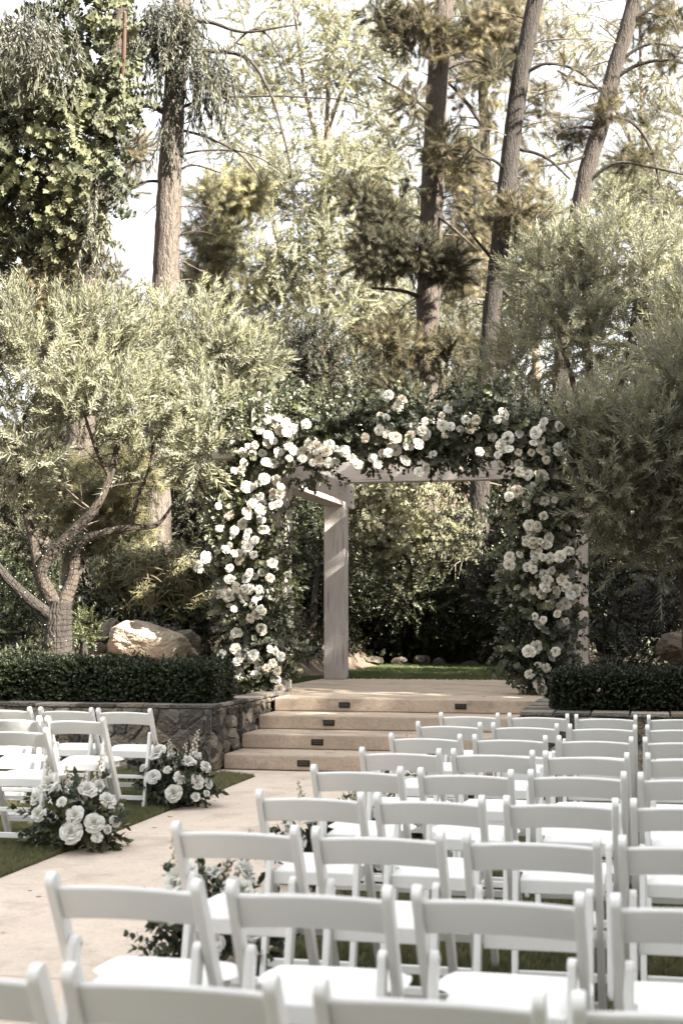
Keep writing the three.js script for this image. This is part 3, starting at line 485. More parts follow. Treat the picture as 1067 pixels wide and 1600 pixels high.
function garland(name, label, cat, places, leafBlobs, zAt, s, blush, shadeToned = false) {
  reseed(s + 9); const roses = [...places]; for (const [x, y] of places) for (let k = 0; k < 2; k++) if (R() < 0.24) { const a = rr(0, 6.28), d = rr(9, 16); roses.push([x + Math.cos(a) * d, y + Math.sin(a) * d]); }
  const first = at(roses[0][0], roses[0][1], zAt(roses[0][0])), o = thing(name, label, cat, V(first.x, 0.6, first.z));
  o.position.y = first.y;
  reseed(s);
  for (const [x, y] of roses) {
    const z = zAt(x) - rr(0.22, 0.40), p = at(x + rr(-1.5, 1.5), y + rr(-1.5, 1.5), z), q = R();
    addRose(o, p, V(rr(-0.8, 0.8), rr(-0.25, 0.8), 1), 0.043 + 0.034 * R(), q < blush ? M.petalBlush : q < (shadeToned ? 0.9 : 0.5) ? M.petal : M.petalBright);  // right column leans to the darker petals, standing in for its shade
  }
  const bud = []; for (let i = 0; i < 46; i++) { const b = leafBlobs[Math.floor(R() * leafBlobs.length)], d = rdir(); d.z = Math.abs(d.z); const g = BUD.clone(); const r = rr(0.012, 0.024); g.scale(r, r, r); g.translate(b.c.x + d.x * b.r[0] * 0.95, b.c.y + d.y * b.r[1] * 0.95, b.c.z + d.z * b.r[2] * 0.95); bud.push(g); }
  const bg = merge(bud); bg.translate(-o.position.x, -o.position.y, -o.position.z); const bm = mesh('small_buds', bg, M.petalBlush, o); bm.userData.kind = 'stuff';
  const half = leafBlobs.map((b) => ({ ...b, r: [b.r[0] * 0.88, b.r[1] * 0.88, b.r[2] * 0.8] }));
  foliage('greenery', o, 'salal', M.leafGloss, half, { dens: 84, core: 0.45, gap: 0.30, gapF: 4, col: [0.045, 0.056, 0.028], col2: [0.11, 0.12, 0.06], out: 0.9, up: 0.0, rnd: 0.9, size: [0.45, 0.85], s: s + 1 });
  foliage('greenery', o, 'coin', M.leafMid, half, { dens: 66, core: 0.35, gap: 0.34, gapF: 3, col: [0.17, 0.18, 0.135], col2: [0.34, 0.345, 0.28], out: 0.8, up: -0.25, rnd: 0.9, size: [0.5, 0.95], s: s + 2 });
  return o;
}
const zF = (x) => vOf(x, 16.75);
const bl = (list, dz = 0.0, rz = 0.27) => list.map(([x, y, rx, ry, k]) => B(x, y, zF(x) - dz, rx, ry, k ?? 1, rz));
const frontBits = [B(383, 640, 16.3, 24, 26, 0.9, 0.12), B(410, 625, 16.4, 22, 18, 0.7, 0.12), B(360, 668, 16.7, 24, 24, 0.9, 0.12)];
garland('flower_swag', 'swag of cream roses and leaves along the pergola front beam', 'flower garland', [...swagL, ...swagR],
  bl([[450, 622, 18, 18, 0.6], [560, 632, 26, 20, 0.6], [395, 680, 38, 40], [430, 685, 48, 40], [480, 685, 50, 36], [530, 680, 52, 36], [585, 682, 52, 38], [640, 680, 52, 38], [695, 682, 52, 38], [745, 680, 52, 42], [795, 682, 48, 46], [845, 688, 46, 46], [880, 690, 32, 38], [420, 640, 30, 25, 0.6], [500, 648, 28, 20, 0.5], [470, 630, 26, 28, 0.35], [610, 640, 30, 22, 0.6], [660, 638, 34, 22, 0.6], [740, 632, 36, 24, 0.6], [770, 620, 22, 24, 0.5], [690, 715, 30, 20, 0.4], [500, 735, 30, 20, 0.3], [600, 715, 26, 16, 0.3], [465, 735, 40, 24, 0.4]]).concat(frontBits), zF, 610, 0.12);
garland('flower_column', 'tall column of white roses and silver leaves at the left pergola post', 'flower garland', colL,
  bl([[398, 735, 38, 40], [383, 790, 42, 45], [373, 845, 46, 45], [378, 900, 46, 45], [388, 950, 46, 45], [396, 1000, 44, 42], [400, 1045, 42, 34], [403, 1075, 28, 18], [432, 850, 30, 60, 1.1], [440, 930, 30, 60, 1.1], [436, 1010, 26, 50, 1.1], [430, 1060, 22, 30, 0.8], [345, 835, 24, 40, 0.4], [352, 1050, 20, 22, 0.5]]), zF, 640, 0.14);
garland('flower_column', 'tall column of cream roses, toned darker for shade, and dark leaves at the right pergola post', 'flower garland', colR,
  bl([[850, 740, 48, 42], [845, 790, 50, 45], [845, 840, 50, 45], [850, 890, 52, 45], [845, 940, 52, 45], [838, 990, 46, 45], [836, 1040, 46, 38], [845, 1075, 34, 20], [800, 830, 24, 60, 0.5], [805, 930, 26, 60, 0.6], [806, 1010, 24, 40, 0.6], [888, 800, 22, 50, 0.6], [893, 900, 16, 60, 0.4], [895, 990, 16, 45, 0.35]]), zF, 670, 0.22, true);

// ---------------------------------------------------------------- aisle flower arrangements
function arrangement(label, pos, s, size = 1) {
  const o = thing('flower_arrangement', label, 'flowers', pos, 0, 'white rose arrangements along the aisle'); reseed(s);
  const c = (x, y, z) => V(pos.x + x, pos.y + y, pos.z + z);
  const blobs = [W(c(0, 0.09, 0), 0.23, 0.10, 0.18), W(c(-0.11, 0.17, 0), 0.13, 0.12, 0.12), W(c(0.11, 0.16, 0.02), 0.13, 0.11, 0.12), W(c(0, 0.22, -0.02), 0.12, 0.12, 0.11, 0.8)];
  foliage('greenery', o, 'salal', M.leafGloss, blobs, { dens: 190, core: 0.45, gap: 0.15, gapF: 5, col: [0.055, 0.068, 0.035], col2: [0.14, 0.15, 0.08], out: 1, up: 0.0, rnd: 0.8, size: [0.35, 0.62], s: s + 1, below: 0.6 });
  foliage('greenery', o, 'coin', M.leafMid, blobs, { dens: 40, core: 0.3, gap: 0.3, gapF: 4, col: [0.09, 0.115, 0.08], col2: [0.14, 0.16, 0.12], out: 1, up: -0.2, rnd: 0.7, size: [0.4, 0.75], s: s + 2, below: 0.7 });
  o.scale.setScalar(size);
  const spots = [[-0.13, 0.40, 0.05, 0.075], [0.10, 0.36, 0.07, 0.062], [-0.17, 0.25, 0.17, 0.058], [0.02, 0.14, 0.22, 0.066], [0.05, 0.25, 0.19, 0.05], [0.17, 0.19, 0.18, 0.055], [0.22, 0.30, 0.1, 0.05], [-0.24, 0.32, 0.08, 0.04], [0.15, 0.40, -0.03, 0.05], [-0.03, 0.38, -0.08, 0.055], [0.26, 0.2, 0.08, 0.04], [0.19, 0.11, 0.21, 0.032], [-0.05, 0.30, 0.17, 0.034], [0.24, 0.13, 0.16, 0.028], [-0.22, 0.16, -0.12, 0.05], [0.2, 0.25, -0.14, 0.05]];
  for (const [x, y, z, r] of spots) addRose(o, c(x + rr(-0.02, 0.02), y + rr(-0.02, 0.02), z + 0.02), V(x * 3 + rr(-0.4, 0.4), 0.45 + y + rr(-0.3, 0.3), z * 4 + 0.3), r * rr(0.95, 1.2), M.petalBright);
  for (const [x, z, h, lean] of [[-0.16, 0.0, 0.57, -0.03], [0.13, -0.06, 0.60, 0.03], [0.05, 0.02, 0.50, 0.02], [-0.06, -0.1, 0.52, -0.02]]) { // stock stems with small blossoms
    const st = tube([V(x * 0.6, 0.2, z * 0.6), V(x * 0.9, h * 0.7, z), V(x + lean, h, z)], [0.004, 0.003, 0.002], { seg: 6, rad: 5 }), stem = mesh('flower_stem', st, M.stem, o), gs = [];
    for (let k = 0; k < 22; k++) { const t = k / 22, y = h * (0.64 + 0.36 * t), a = k * 2.4, r = 0.026 * (1 - 0.65 * t), g = BUD.clone(), q = 0.014 * (1 - 0.6 * t); g.scale(q, q, q); g.translate(x * (0.9 + 0.1 * t) + lean * t + Math.cos(a) * r, y, z + Math.sin(a) * r); gs.push(g); }
    const bm = mesh('blossoms', merge(gs), M.petalBlush, stem); bm.userData.kind = 'stuff';
  }
}
arrangement('white rose arrangement at the near left chairs, beside the aisle', UV(-3.66, 8.72), 701);
arrangement('white rose arrangement by the front left chair, nearest the stone wall', UV(-3.70, 10.86), 702);
arrangement('white rose arrangement seen behind the nearest right aisle chairs', UV(-1.86, 5.95), 703, 0.95);
arrangement('white rose arrangement mostly hidden behind the middle right aisle chairs', UV(-1.78, 7.9), 704);
arrangement('white rose arrangement glimpsed between the far right aisle chairs', UV(-1.74, 9.6), 705);
arrangement('white rose arrangement glimpsed near the front right aisle chair', UV(-1.74, 11.3), 706);

// ---------------------------------------------------------------- chairs
function bar(a, b, w, d, roundTop = true) { // flat bar in the yz plane from a to b [y, z]; w across x, d deep
  const L = Math.hypot(b[0] - a[0], b[1] - a[1]), sh = new THREE.Shape(), r = d / 2;
  sh.moveTo(-r, 0); sh.lineTo(r, 0); if (roundTop) { sh.lineTo(r, L - r); sh.absarc(0, L - r, r, 0, Math.PI, false); } else { sh.lineTo(r, L); sh.lineTo(-r, L); } sh.closePath();
  const g = new THREE.ExtrudeGeometry(sh, { depth: w - 0.008, bevelEnabled: true, bevelSize: 0.004, bevelThickness: 0.004, bevelSegments: 2, curveSegments: 8 });
  g.translate(0, 0, -(w - 0.008) / 2); g.rotateY(-Math.PI / 2); // x of the shape now runs along z
  g.rotateX(Math.atan2(b[1] - a[1], b[0] - a[0])); g.translate(0, a[0], a[1]); return g;
}
function slatGeo(halfW, h, thick, arch, curve) { // arched back slat
  const rings = [], N = 22; for (let i = 0; i <= N; i++) { const t = i / N * 2 - 1, x = t * halfW, top = arch * (1 - t * t), z = curve * (1 - t * t), rg = [], c = 0.007;
    for (const [y, q] of [[0.0, -1], [h, -1], [h, 1], [0, 1]]) { const dy = y ? 1 : -1; // rounded corners
      for (const [ey, ez] of (y ? (q < 0 ? [[-c, 0], [-c * 0.3, c * 0.3], [0, c]] : [[0, -c], [-c * 0.3, -c * 0.3], [-c, 0]]) : (q > 0 ? [[c, 0], [c * 0.3, -c * 0.3], [0, -c]] : [[0, c], [c * 0.3, c * 0.3], [c, 0]]))) rg.push(V(x, y + ey + top, q * thick / 2 + ez + z)); }
    rings.push(rg); }
  return loft(rings);
}
let chair0 = null;
const HW = 0.2275, TOPZ = 0.22, FRZ = -0.20, HT = 0.765, postZ = (h) => FRZ + (TOPZ - FRZ) * h / HT;
function buildChair(o) {
  for (const s of [-1, 1]) { const g = bar([0, FRZ], [HT, TOPZ], 0.027, 0.044); g.translate(s * (HW - 0.0135), 0, 0); mesh('post', g, M.white, o); }
  const tilt = Math.atan2(TOPZ - FRZ, HT), bs = slatGeo(HW - 0.0285, 0.108, 0.018, 0.022, 0.016); bs.rotateX(tilt); bs.translate(0, 0.635, postZ(0.635) + 0.004); mesh('backrest', bs, M.white, o);
  for (const s of [-1, 1]) { const g = bar([0, 0.25], [0.575, postZ(0.575) - 0.005], 0.024, 0.046); g.translate(s * (HW - 0.0425), 0, 0); const l = mesh('rear_leg', g, M.white, o); const pin = new THREE.CylinderGeometry(0.006, 0.006, 0.003, 10); pin.rotateZ(Math.PI / 2); pin.translate(s * (HW - 0.029 - 0.027), 0.553, postZ(0.553) - 0.003); mesh('hinge_pin', pin, M.pin, l); }
  const sw = 2 * (HW - 0.059);
  const fr = merge([box(sw, 0.055, 0.022, 0, 0.402, 0.135, 0.005), box(sw, 0.055, 0.022, 0, 0.402, -0.225, 0.005), box(0.022, 0.055, 0.338, -sw / 2 + 0.011, 0.402, -0.045, 0.004), box(0.022, 0.055, 0.338, sw / 2 - 0.011, 0.402, -0.045, 0.004)]); const sf = mesh('seat_frame', fr, M.white, o);
  { // padded seat, wider at the front, slightly domed
    const N = 14, P = [], I = [], U = [], put = (x, y, z) => { P.push(x, y, z); U.push(x, z); }; const zr = 0.142, zf = -0.245, wAt = (t) => (sw / 2 - 0.002) + (HW - sw / 2 - 0.004) * sstep(0.42, 0.62, t);
    for (let j = 0; j <= N; j++) for (let i = 0; i <= N; i++) { const a = i / N * 2 - 1, t = j / N, b = t * 2 - 1, sq = Math.pow(Math.pow(Math.abs(a), 6) + Math.pow(Math.abs(b), 6), 1 / 6), m = Math.max(Math.abs(a), Math.abs(b)), k = m > 0 ? m / Math.max(sq, 1e-6) : 1, e = Math.max(Math.abs(a), Math.abs(b)), y = 0.430 + 0.022 * Math.pow(1 - Math.pow(e, 6), 0.5) + 0.006 * (1 - a * a) * (1 - b * b); const bb = b * (0.5 + 0.5 * k), tt = (bb + 1) / 2; put(a * (0.5 + 0.5 * k) * wAt(tt), y, zr + (zf - zr) * tt); }
    for (let j = 0; j < N; j++) for (let i = 0; i < N; i++) { const k = j * (N + 1) + i; I.push(k, k + 1, k + N + 1, k + 1, k + N + 2, k + N + 1); }
    mesh('seat_pad', geoFrom(P, I, U), M.vinyl, o);
    const rim = []; for (let i = 0; i < N; i++) rim.push(i); for (let j = 0; j < N; j++) rim.push(j * (N + 1) + N); for (let i = N; i > 0; i--) rim.push(N * (N + 1) + i); for (let j = N; j > 0; j--) rim.push(j * (N + 1));
    const rg = (y) => rim.map((k) => V(P[k * 3], y, P[k * 3 + 2])); mesh('seat_board', loft([rg(0.4300), rg(0.4305)].map((r) => r.map((q) => q)), [0, 1]), M.white, o);
  }
  mesh('rear_stretcher', box(2 * (HW - 0.055), 0.036, 0.020, 0, 0.075, 0.233, 0.005), M.white, o);
  mesh('rear_stretcher', box(2 * (HW - 0.055), 0.030, 0.018, 0, 0.235, 0.198, 0.005), M.white, o);
  mesh('front_stretcher', box(2 * (HW - 0.027), 0.036, 0.020, 0, 0.13, postZ(0.13), 0.005), M.white, o);
}
const ord = ['', 'first', 'second', 'third', 'fourth', 'fifth', 'sixth', 'seventh', 'eighth', 'ninth'];
function chair(u, v, label, s) {
  reseed(s); const pos = UV(u + rr(-0.012, 0.012), v - TOPZ + rr(-0.02, 0.02) + 2 * TOPZ, 0), turn = -TH + rr(-0.025, 0.025);
  if (!chair0) { chair0 = thing('folding_chair', label, 'chair', pos, turn, 'white folding chairs in rows'); buildChair(chair0); return; }
  clone(chair0, 'folding_chair', label, pos, turn);
}
for (let r = 0; r < 9; r++) for (let c = 0; c < 4; c++) {
  const v = 2.79 + 0.997 * r, u = -1.60 + HW + c * 0.512 + ([-0.10, -0.05, -0.06, -0.028, -0.02][r] ?? 0); 
  chair(u, v, `white folding chair right of the aisle, ${ord[9 - r]} row from the steps, ${c ? ord[c + 1] + ' from' : 'next to'} the aisle`, 900 + r * 10 + c);
}
for (const [r, c] of [[8, 0], [8, 1], [8, 2], [7, 0], [7, 1], [6, 0]]) chair(-3.86 - HW - c * 0.512, 2.79 + 0.997 * r - 0.05, `white folding chair left of the aisle, ${ord[9 - r]} row from the wall, ${c ? ord[c + 1] + ' from' : 'next to'} the aisle`, 1200 + r * 10 + c);

// ---------------------------------------------------------------- hedges
function hedge(label, u0, u1, v0, v1, y0, y1, s, shadeTone = 1) {
  const o = plant('hedge', label, 'hedge', UV((u0 + u1) / 2, (v0 + v1) / 2, y0)); o.rotation.y = 0; reseed(s);
  const lists = S.box.map(() => []), n = Math.round(3300 * (u1 - u0));
  for (let i = 0; i < n; i++) { const q = R(); let u = rr(u0, u1), v = rr(v0, v1), y = rr(y0, y1), e; const dp = Math.pow(R(), 2) * 0.12, bump = 0.09 * (n3(u * 3, y * 4, v * 4, s) - 0.5);
    if (q < 0.42) { v = v0 + dp + bump; e = UV(0, -1, 0.4); } else if (q < 0.82) { y = y1 - dp + bump; e = V(0, 1, 0); } else if (q < 0.92) { u = u1 - dp; e = UV(1, 0, 0.3); } else { u = u0 + dp; e = UV(-1, 0, 0.3); }
    if (R() < 0.03) { y += q < 0.82 && q >= 0.42 ? rr(0.02, 0.07) : 0; v -= q < 0.42 ? rr(0.02, 0.05) : 0; } else if (n3(u * 4, y * 6, v * 4, s + 2) < 0.2) continue; lists[i % 2].push([UV(u, v, y), e.addScaledVector(rdir(), 0.65).normalize()]); }
  const m = new THREE.Matrix4(), qt = new THREE.Quaternion(), q2 = new THREE.Quaternion(), c = new THREE.Color();
  lists.forEach((l, k) => { const im = new THREE.InstancedMesh(S.box[k], M.leafGloss, l.length); im.name = 'foliage'; im.userData.kind = 'stuff'; im.castShadow = im.receiveShadow = true; l.forEach(([p, e], i) => { qt.setFromUnitVectors(UPV, e).multiply(q2.setFromAxisAngle(UPV, rr(0, 6.28))); const sc = rr(0.8, 1.3); m.compose(p.sub(o.position), qt, V(sc, sc, sc)); im.setMatrixAt(i, m); const k2 = rr(0.6, 1.35); im.setColorAt(i, c.setRGB(0.034 * k2 * shadeTone, 0.043 * k2 * shadeTone, 0.018 * k2 * shadeTone)); }); o.add(im); });
  const core = box(u1 - u0 - 0.3, y1 - y0 - 0.16, v1 - v0 - 0.3, 0, (y1 - y0 - 0.16) / 2, 0, 0.03); core.rotateY(-TH); mesh('dark_core', core, M.barkDark, o);  // solid dark box filling the inside of the hedge
}
hedge('clipped dark green box hedge on top of the left stone wall', -8.4, -4.35, 13.66, 14.3, 0.6, 0.975, 31);
hedge('low box hedge on top of the right stone wall, leaves darkened for shade', -0.86, 4.6, 13.72, 14.35, 0.58, 0.915, 32, 0.6);  // right hedge leaf colour darkened in place of shade

// ---------------------------------------------------------------- trees and shrubs
const OL = { dens: 70, col: [0.28, 0.27, 0.19], col2: [0.44, 0.42, 0.325], gap: 0.40, gapF: 1.7, core: 0.42, up: 0.55, out: 0.7, rnd: 0.7 };
{ // left olive with string-lit trunk
  const o = plant('olive_tree', 'olive tree with crooked light-wrapped trunk behind the left hedge', 'tree', at(92, 1028, 17));
  limb(o, 'trunk', [[92, 1040, 17, 48], [90, 1000, 17, 42], [92, 965, 17, 40], [96, 940, 17, 34]], M.barkDark, { rad: 18, seg: 26, rough: 0.1, s: 3, flare: 0.1 });  // trunk base takes darker bark than the limbs, as painted shade
  const limbs = [[[92, 955, 17, 26], [70, 915, 17, 22], [64, 898, 16.95, 20], [78, 868, 16.9, 19], [110, 835, 16.8, 17], [148, 795, 16.7, 15], [172, 745, 16.7, 12], [184, 695, 16.7, 9], [198, 645, 16.8, 6], [205, 600, 16.8, 3]],
    [[98, 950, 17, 26], [114, 905, 17.1, 20], [118, 870, 17.1, 17], [130, 846, 17, 16], [165, 832, 16.9, 14], [205, 824, 16.9, 11], [245, 820, 17, 7], [270, 790, 17, 4]],
    [[84, 965, 17, 22], [50, 940, 16.8, 18], [20, 912, 16.7, 16], [0, 890, 16.6, 15], [-40, 830, 16.5, 11]],
    [[64, 900, 16.95, 18], [54, 850, 17.1, 15], [40, 790, 17.2, 13], [30, 730, 17.2, 11], [28, 680, 17.2, 8], [60, 610, 17.2, 4]],
    [[172, 745, 16.7, 8], [150, 700, 16.6, 6], [130, 640, 16.5, 4]], [[205, 824, 16.9, 7], [215, 780, 16.8, 6], [232, 735, 16.7, 4], [240, 690, 16.7, 3]]];
  limbs.forEach((l, i) => limb(o, 'branch', l, i === 2 ? M.barkDark : M.barkOlive, { rad: 10, rough: 0.07, s: 20 + i }));  // third limb darker, shade put into its bark colour
  twigs(o, limbs[0].slice(4), M.twig, 14, { lenPx: 60, s: 4, arch: 0.05 }); twigs(o, limbs[3].slice(2), M.twig, 12, { lenPx: 70, s: 5, arch: 0.05 });
  foliage('crown', o, 'olive', M.leafThin, [B(40, 528, 17.2, 95, 60), B(130, 525, 17, 75, 58), B(-50, 560, 17, 90, 90), B(60, 580, 16.7, 105, 80), B(160, 580, 16.8, 85, 70), B(40, 660, 16.9, 95, 60), B(140, 655, 16.5, 75, 48), B(20, 740, 17.1, 65, 55, 0.7), B(110, 715, 16.6, 60, 30, 0.6), B(215, 640, 16.6, 55, 50, 0.8), B(50, 700, 16.4, 70, 40, 0.7), B(215, 720, 16.9, 50, 36, 0.6), B(10, 800, 17.2, 40, 50, 0.5)], { ...OL, s: 41 });
}
{
  const o = plant('olive_tree', 'rounded olive tree behind the left flower column', 'tree', at(362, 1000, 19));
  limb(o, 'trunk', [[362, 1015, 19, 30], [358, 940, 19, 24], [352, 860, 19, 20], [345, 780, 19, 17], [330, 690, 18.8, 12], [320, 600, 18.7, 6]], M.barkOlive, { rad: 12, rough: 0.08, s: 6 });
  limb(o, 'branch', [[352, 850, 19, 14], [360, 780, 18.8, 11], [365, 690, 18.6, 8], [380, 620, 18.5, 4]], M.barkOlive, { rad: 8 }); limb(o, 'branch', [[348, 800, 19, 12], [295, 730, 18.8, 9], [250, 660, 18.6, 6], [250, 580, 18.6, 4]], M.barkOlive, { rad: 8 });
  foliage('crown', o, 'olive', M.leafThin, [B(295, 520, 18.9, 80, 55), B(350, 560, 18.5, 75, 75), B(270, 585, 18.3, 85, 70), B(385, 595, 18.4, 45, 60), B(320, 650, 18.2, 75, 60), B(250, 690, 18.2, 60, 45, 0.8), B(300, 730, 18.4, 60, 35, 0.6), B(240, 530, 18.6, 50, 55), B(330, 640, 16.6, 42, 34, 0.8), B(300, 700, 16.5, 48, 38, 0.8)], { ...OL, s: 42 });
}
{ // right olives
  const o = plant('olive_tree', 'tall sunlit olive tree behind the right end of the pergola', 'tree', at(878, 1010, 20.5));
  limb(o, 'trunk', [[878, 1020, 20.5, 24], [880, 900, 20.5, 20], [890, 760, 20.5, 18], [912, 680, 20.5, 15], [920, 560, 20.5, 11], [910, 440, 20.6, 6]], M.barkOlive, { rad: 12, rough: 0.08, s: 7 });
  limb(o, 'branch', [[912, 680, 20.5, 12], [890, 580, 20.4, 9], [860, 500, 20.3, 5]], M.barkOlive, { rad: 8 }); limb(o, 'branch', [[905, 700, 20.5, 12], [970, 600, 20.4, 9], [990, 480, 20.3, 5]], M.barkOlive, { rad: 8 });
  foliage('crown', o, 'olive', M.leafThin, [B(930, 385, 20.8, 45, 40, 0.7), B(870, 440, 20.6, 75, 70), B(960, 420, 20.4, 75, 75), B(900, 530, 20, 90, 65), B(990, 510, 20.2, 70, 70), B(830, 560, 20.3, 60, 50, 0.8), B(880, 610, 19.8, 50, 40, 0.7), B(1040, 440, 20.6, 60, 90), B(790, 600, 20.8, 45, 45, 0.6)], { ...OL, s: 43 });
}
{
  const o = plant('olive_tree', 'dark shaded olive tree at the right edge with drooping branches', 'tree', at(1085, 1020, 17));
  limb(o, 'trunk', [[1085, 1035, 17, 40], [1080, 950, 17, 34], [1070, 860, 17, 30], [1060, 760, 16.8, 22], [1050, 650, 16.6, 14], [1040, 560, 16.6, 8]], M.barkOlive, { rad: 12, rough: 0.08, s: 8 });
  limb(o, 'branch', [[1070, 850, 17, 18], [1030, 790, 16.7, 14], [990, 740, 16.5, 9], [950, 710, 16.4, 5]], M.barkOlive, { rad: 8 }); limb(o, 'branch', [[1065, 800, 17, 16], [1030, 700, 16.6, 10], [1000, 620, 16.4, 5]], M.barkOlive, { rad: 8 });
  foliage('crown', o, 'olive', M.leafThin, [B(1000, 680, 16.3, 70, 60), B(1055, 600, 16.6, 60, 85), B(970, 740, 16.3, 60, 50), B(1040, 740, 16.2, 70, 65), B(1000, 800, 16.4, 70, 45), B(1060, 830, 16.6, 50, 55, 0.8), B(940, 700, 16.6, 38, 40, 0.7), B(1110, 620, 16.5, 80, 120), B(1110, 780, 16.5, 80, 100), B(1080, 500, 17.5, 60, 60), B(900, 665, 16.3, 36, 34, 0.8), B(935, 770, 16.2, 34, 44, 0.8), B(950, 640, 16.5, 40, 40, 0.8), B(980, 840, 16.3, 46, 36, 0.7), B(1040, 880, 16.5, 40, 34, 0.6)], { ...OL, s: 44 });
}
// string lights wound round the olive trunks
function stringLights(label, paths, n, s) {
  reseed(s); const o = thing('string_lights', label, 'string lights', at(...paths[0][0])); const bs = [];
  for (const l of paths) {
    const cv = new THREE.CatmullRomCurve3(l.map(([x, y, z]) => at(x, y, z)), false, 'centripetal'), turns = Math.round(cv.getLength() / 0.07), pts = [], fr = cv.computeFrenetFrames(turns * 8);
    for (let i = 0; i <= turns * 8; i++) { const t = i / (turns * 8), p = cv.getPointAt(t), a = i / 8 * 6.283, f = t * (l.length - 1), k = Math.min(l.length - 2, Math.floor(f)), r = (l[k][3] + (l[k + 1][3] - l[k][3]) * (f - k)) / 2 * p.z / -F * 1.12 + 0.006; const q = p.clone().addScaledVector(fr.normals[i], Math.cos(a) * r).addScaledVector(fr.binormals[i], Math.sin(a) * r); pts.push(q); if (R() < 0.13) { const g = new THREE.OctahedronGeometry(rr(0.003, 0.0045)); g.translate(q.x, q.y, q.z); bs.push(g); } }
    const g = tube(pts, pts.map(() => 0.0022), { seg: pts.length, rad: 4 }); g.translate(-o.position.x, -o.position.y, -o.position.z); mesh('wire', g, M.wire, o);
  }
  const g = merge(bs); g.translate(-o.position.x, -o.position.y, -o.position.z); mesh('bulbs', g, M.bulb, o).userData.kind = 'stuff';
}
stringLights('tiny white string lights wound round the left olive trunk', [[[92, 1025, 17, 46], [90, 1000, 17, 42], [92, 965, 17, 40], [96, 945, 17, 34]], [[92, 955, 17, 30], [70, 915, 17, 26], [64, 898, 16.95, 24], [78, 868, 16.9, 22], [110, 835, 16.8, 20], [148, 795, 16.7, 18]], [[98, 950, 17, 26], [114, 905, 17.1, 20], [118, 870, 17.1, 17], [130, 846, 17, 16], [165, 832, 16.9, 14], [205, 824, 16.9, 11]], [[84, 965, 17, 26], [50, 940, 16.8, 22], [20, 912, 16.7, 20], [0, 890, 16.6, 19]], [[64, 900, 16.95, 18], [54, 850, 17.1, 15], [40, 790, 17.2, 13], [30, 730, 17.2, 11]]], 1, 71);
stringLights('tiny white string lights on the dark right olive trunk', [[[1080, 950, 17, 34], [1070, 860, 17, 30], [1060, 760, 16.8, 22]], [[1070, 850, 17, 18], [1030, 790, 16.7, 14], [990, 740, 16.5, 9], [950, 710, 16.4, 5]]], 1, 72);

// --- the left gum tree, its straight trunk and hanging leaves
{
  const o = plant('gum_tree', 'straight grey trunk with hanging narrow leaves behind left olives', 'tree', at(243, 900, 24));
  const tr = [[243, 915, 24, 50], [244, 800, 24, 46], [250, 600, 24, 44], [260, 420, 24, 42], [267, 250, 24, 38], [275, 120, 24, 34], [285, 0, 24, 28], [292, -120, 24, 18]];
  limb(o, 'trunk', tr, M.barkGrey, { rad: 26, seg: 90, rough: 0.09, s: 9, ridges: 9, flare: 0.15 });
  [[[285, 30, 24, 14], [330, 35, 23.8, 10], [380, 50, 23.6, 7], [440, 42, 23.5, 5], [470, 38, 23.5, 3]], [[280, 85, 24, 14], [330, 80, 23.8, 11], [385, 90, 23.6, 9], [420, 140, 23.5, 7], [445, 220, 23.4, 5], [462, 300, 23.4, 4], [478, 350, 23.4, 2]], [[275, 170, 24, 9], [330, 155, 24, 7], [420, 150, 24, 5], [530, 155, 24, 3]], [[270, 200, 24, 8], [325, 215, 24, 6], [380, 245, 24, 5], [410, 285, 24, 3]], [[268, 245, 24, 7], [320, 235, 24, 5], [390, 240, 24, 4], [450, 275, 24, 2]], [[265, 180, 24, 14], [230, 165, 23.9, 11], [195, 180, 23.8, 8], [175, 195, 23.8, 5]], [[262, 285, 24, 9], [235, 283, 24, 7], [205, 290, 24, 4]], [[270, 270, 24, 6], [300, 258, 23.9, 5], [345, 270, 23.8, 3]], [[350, 85, 23.7, 6], [400, 45, 23.6, 5], [440, 85, 23.5, 3], [455, 140, 23.5, 2]]].forEach((l, i) => limb(o, 'branch', l.map(([x, y, z, w]) => [x, y, z, w * 0.68]), M.barkPine, { rad: 8, rough: 0.05, s: 60 + i }));
  twigs(o, tr.slice(2, 6), M.twig, 26, { lenPx: 70, s: 10 });
  foliage('crown', o, 'gum', M.leafThin, [B(250, 60, 23.6, 60, 60), B(300, 100, 23.5, 50, 60), B(270, 170, 23.4, 45, 45, 0.8), B(330, 60, 23.6, 50, 60, 0.6), B(345, 130, 23.5, 40, 45, 0.45), B(235, 20, 23.6, 60, 40), B(300, 0, 23.6, 70, 40), B(310, 195, 23.4, 30, 30, 0.5), B(370, 30, 23.5, 45, 40, 0.3)], { dens: 24, gap: 0.45, gapF: 1.1, col: [0.055, 0.057, 0.04], col2: [0.13, 0.125, 0.09], out: 0.25, up: -1.1, rnd: 0.4, s: 45 });
}
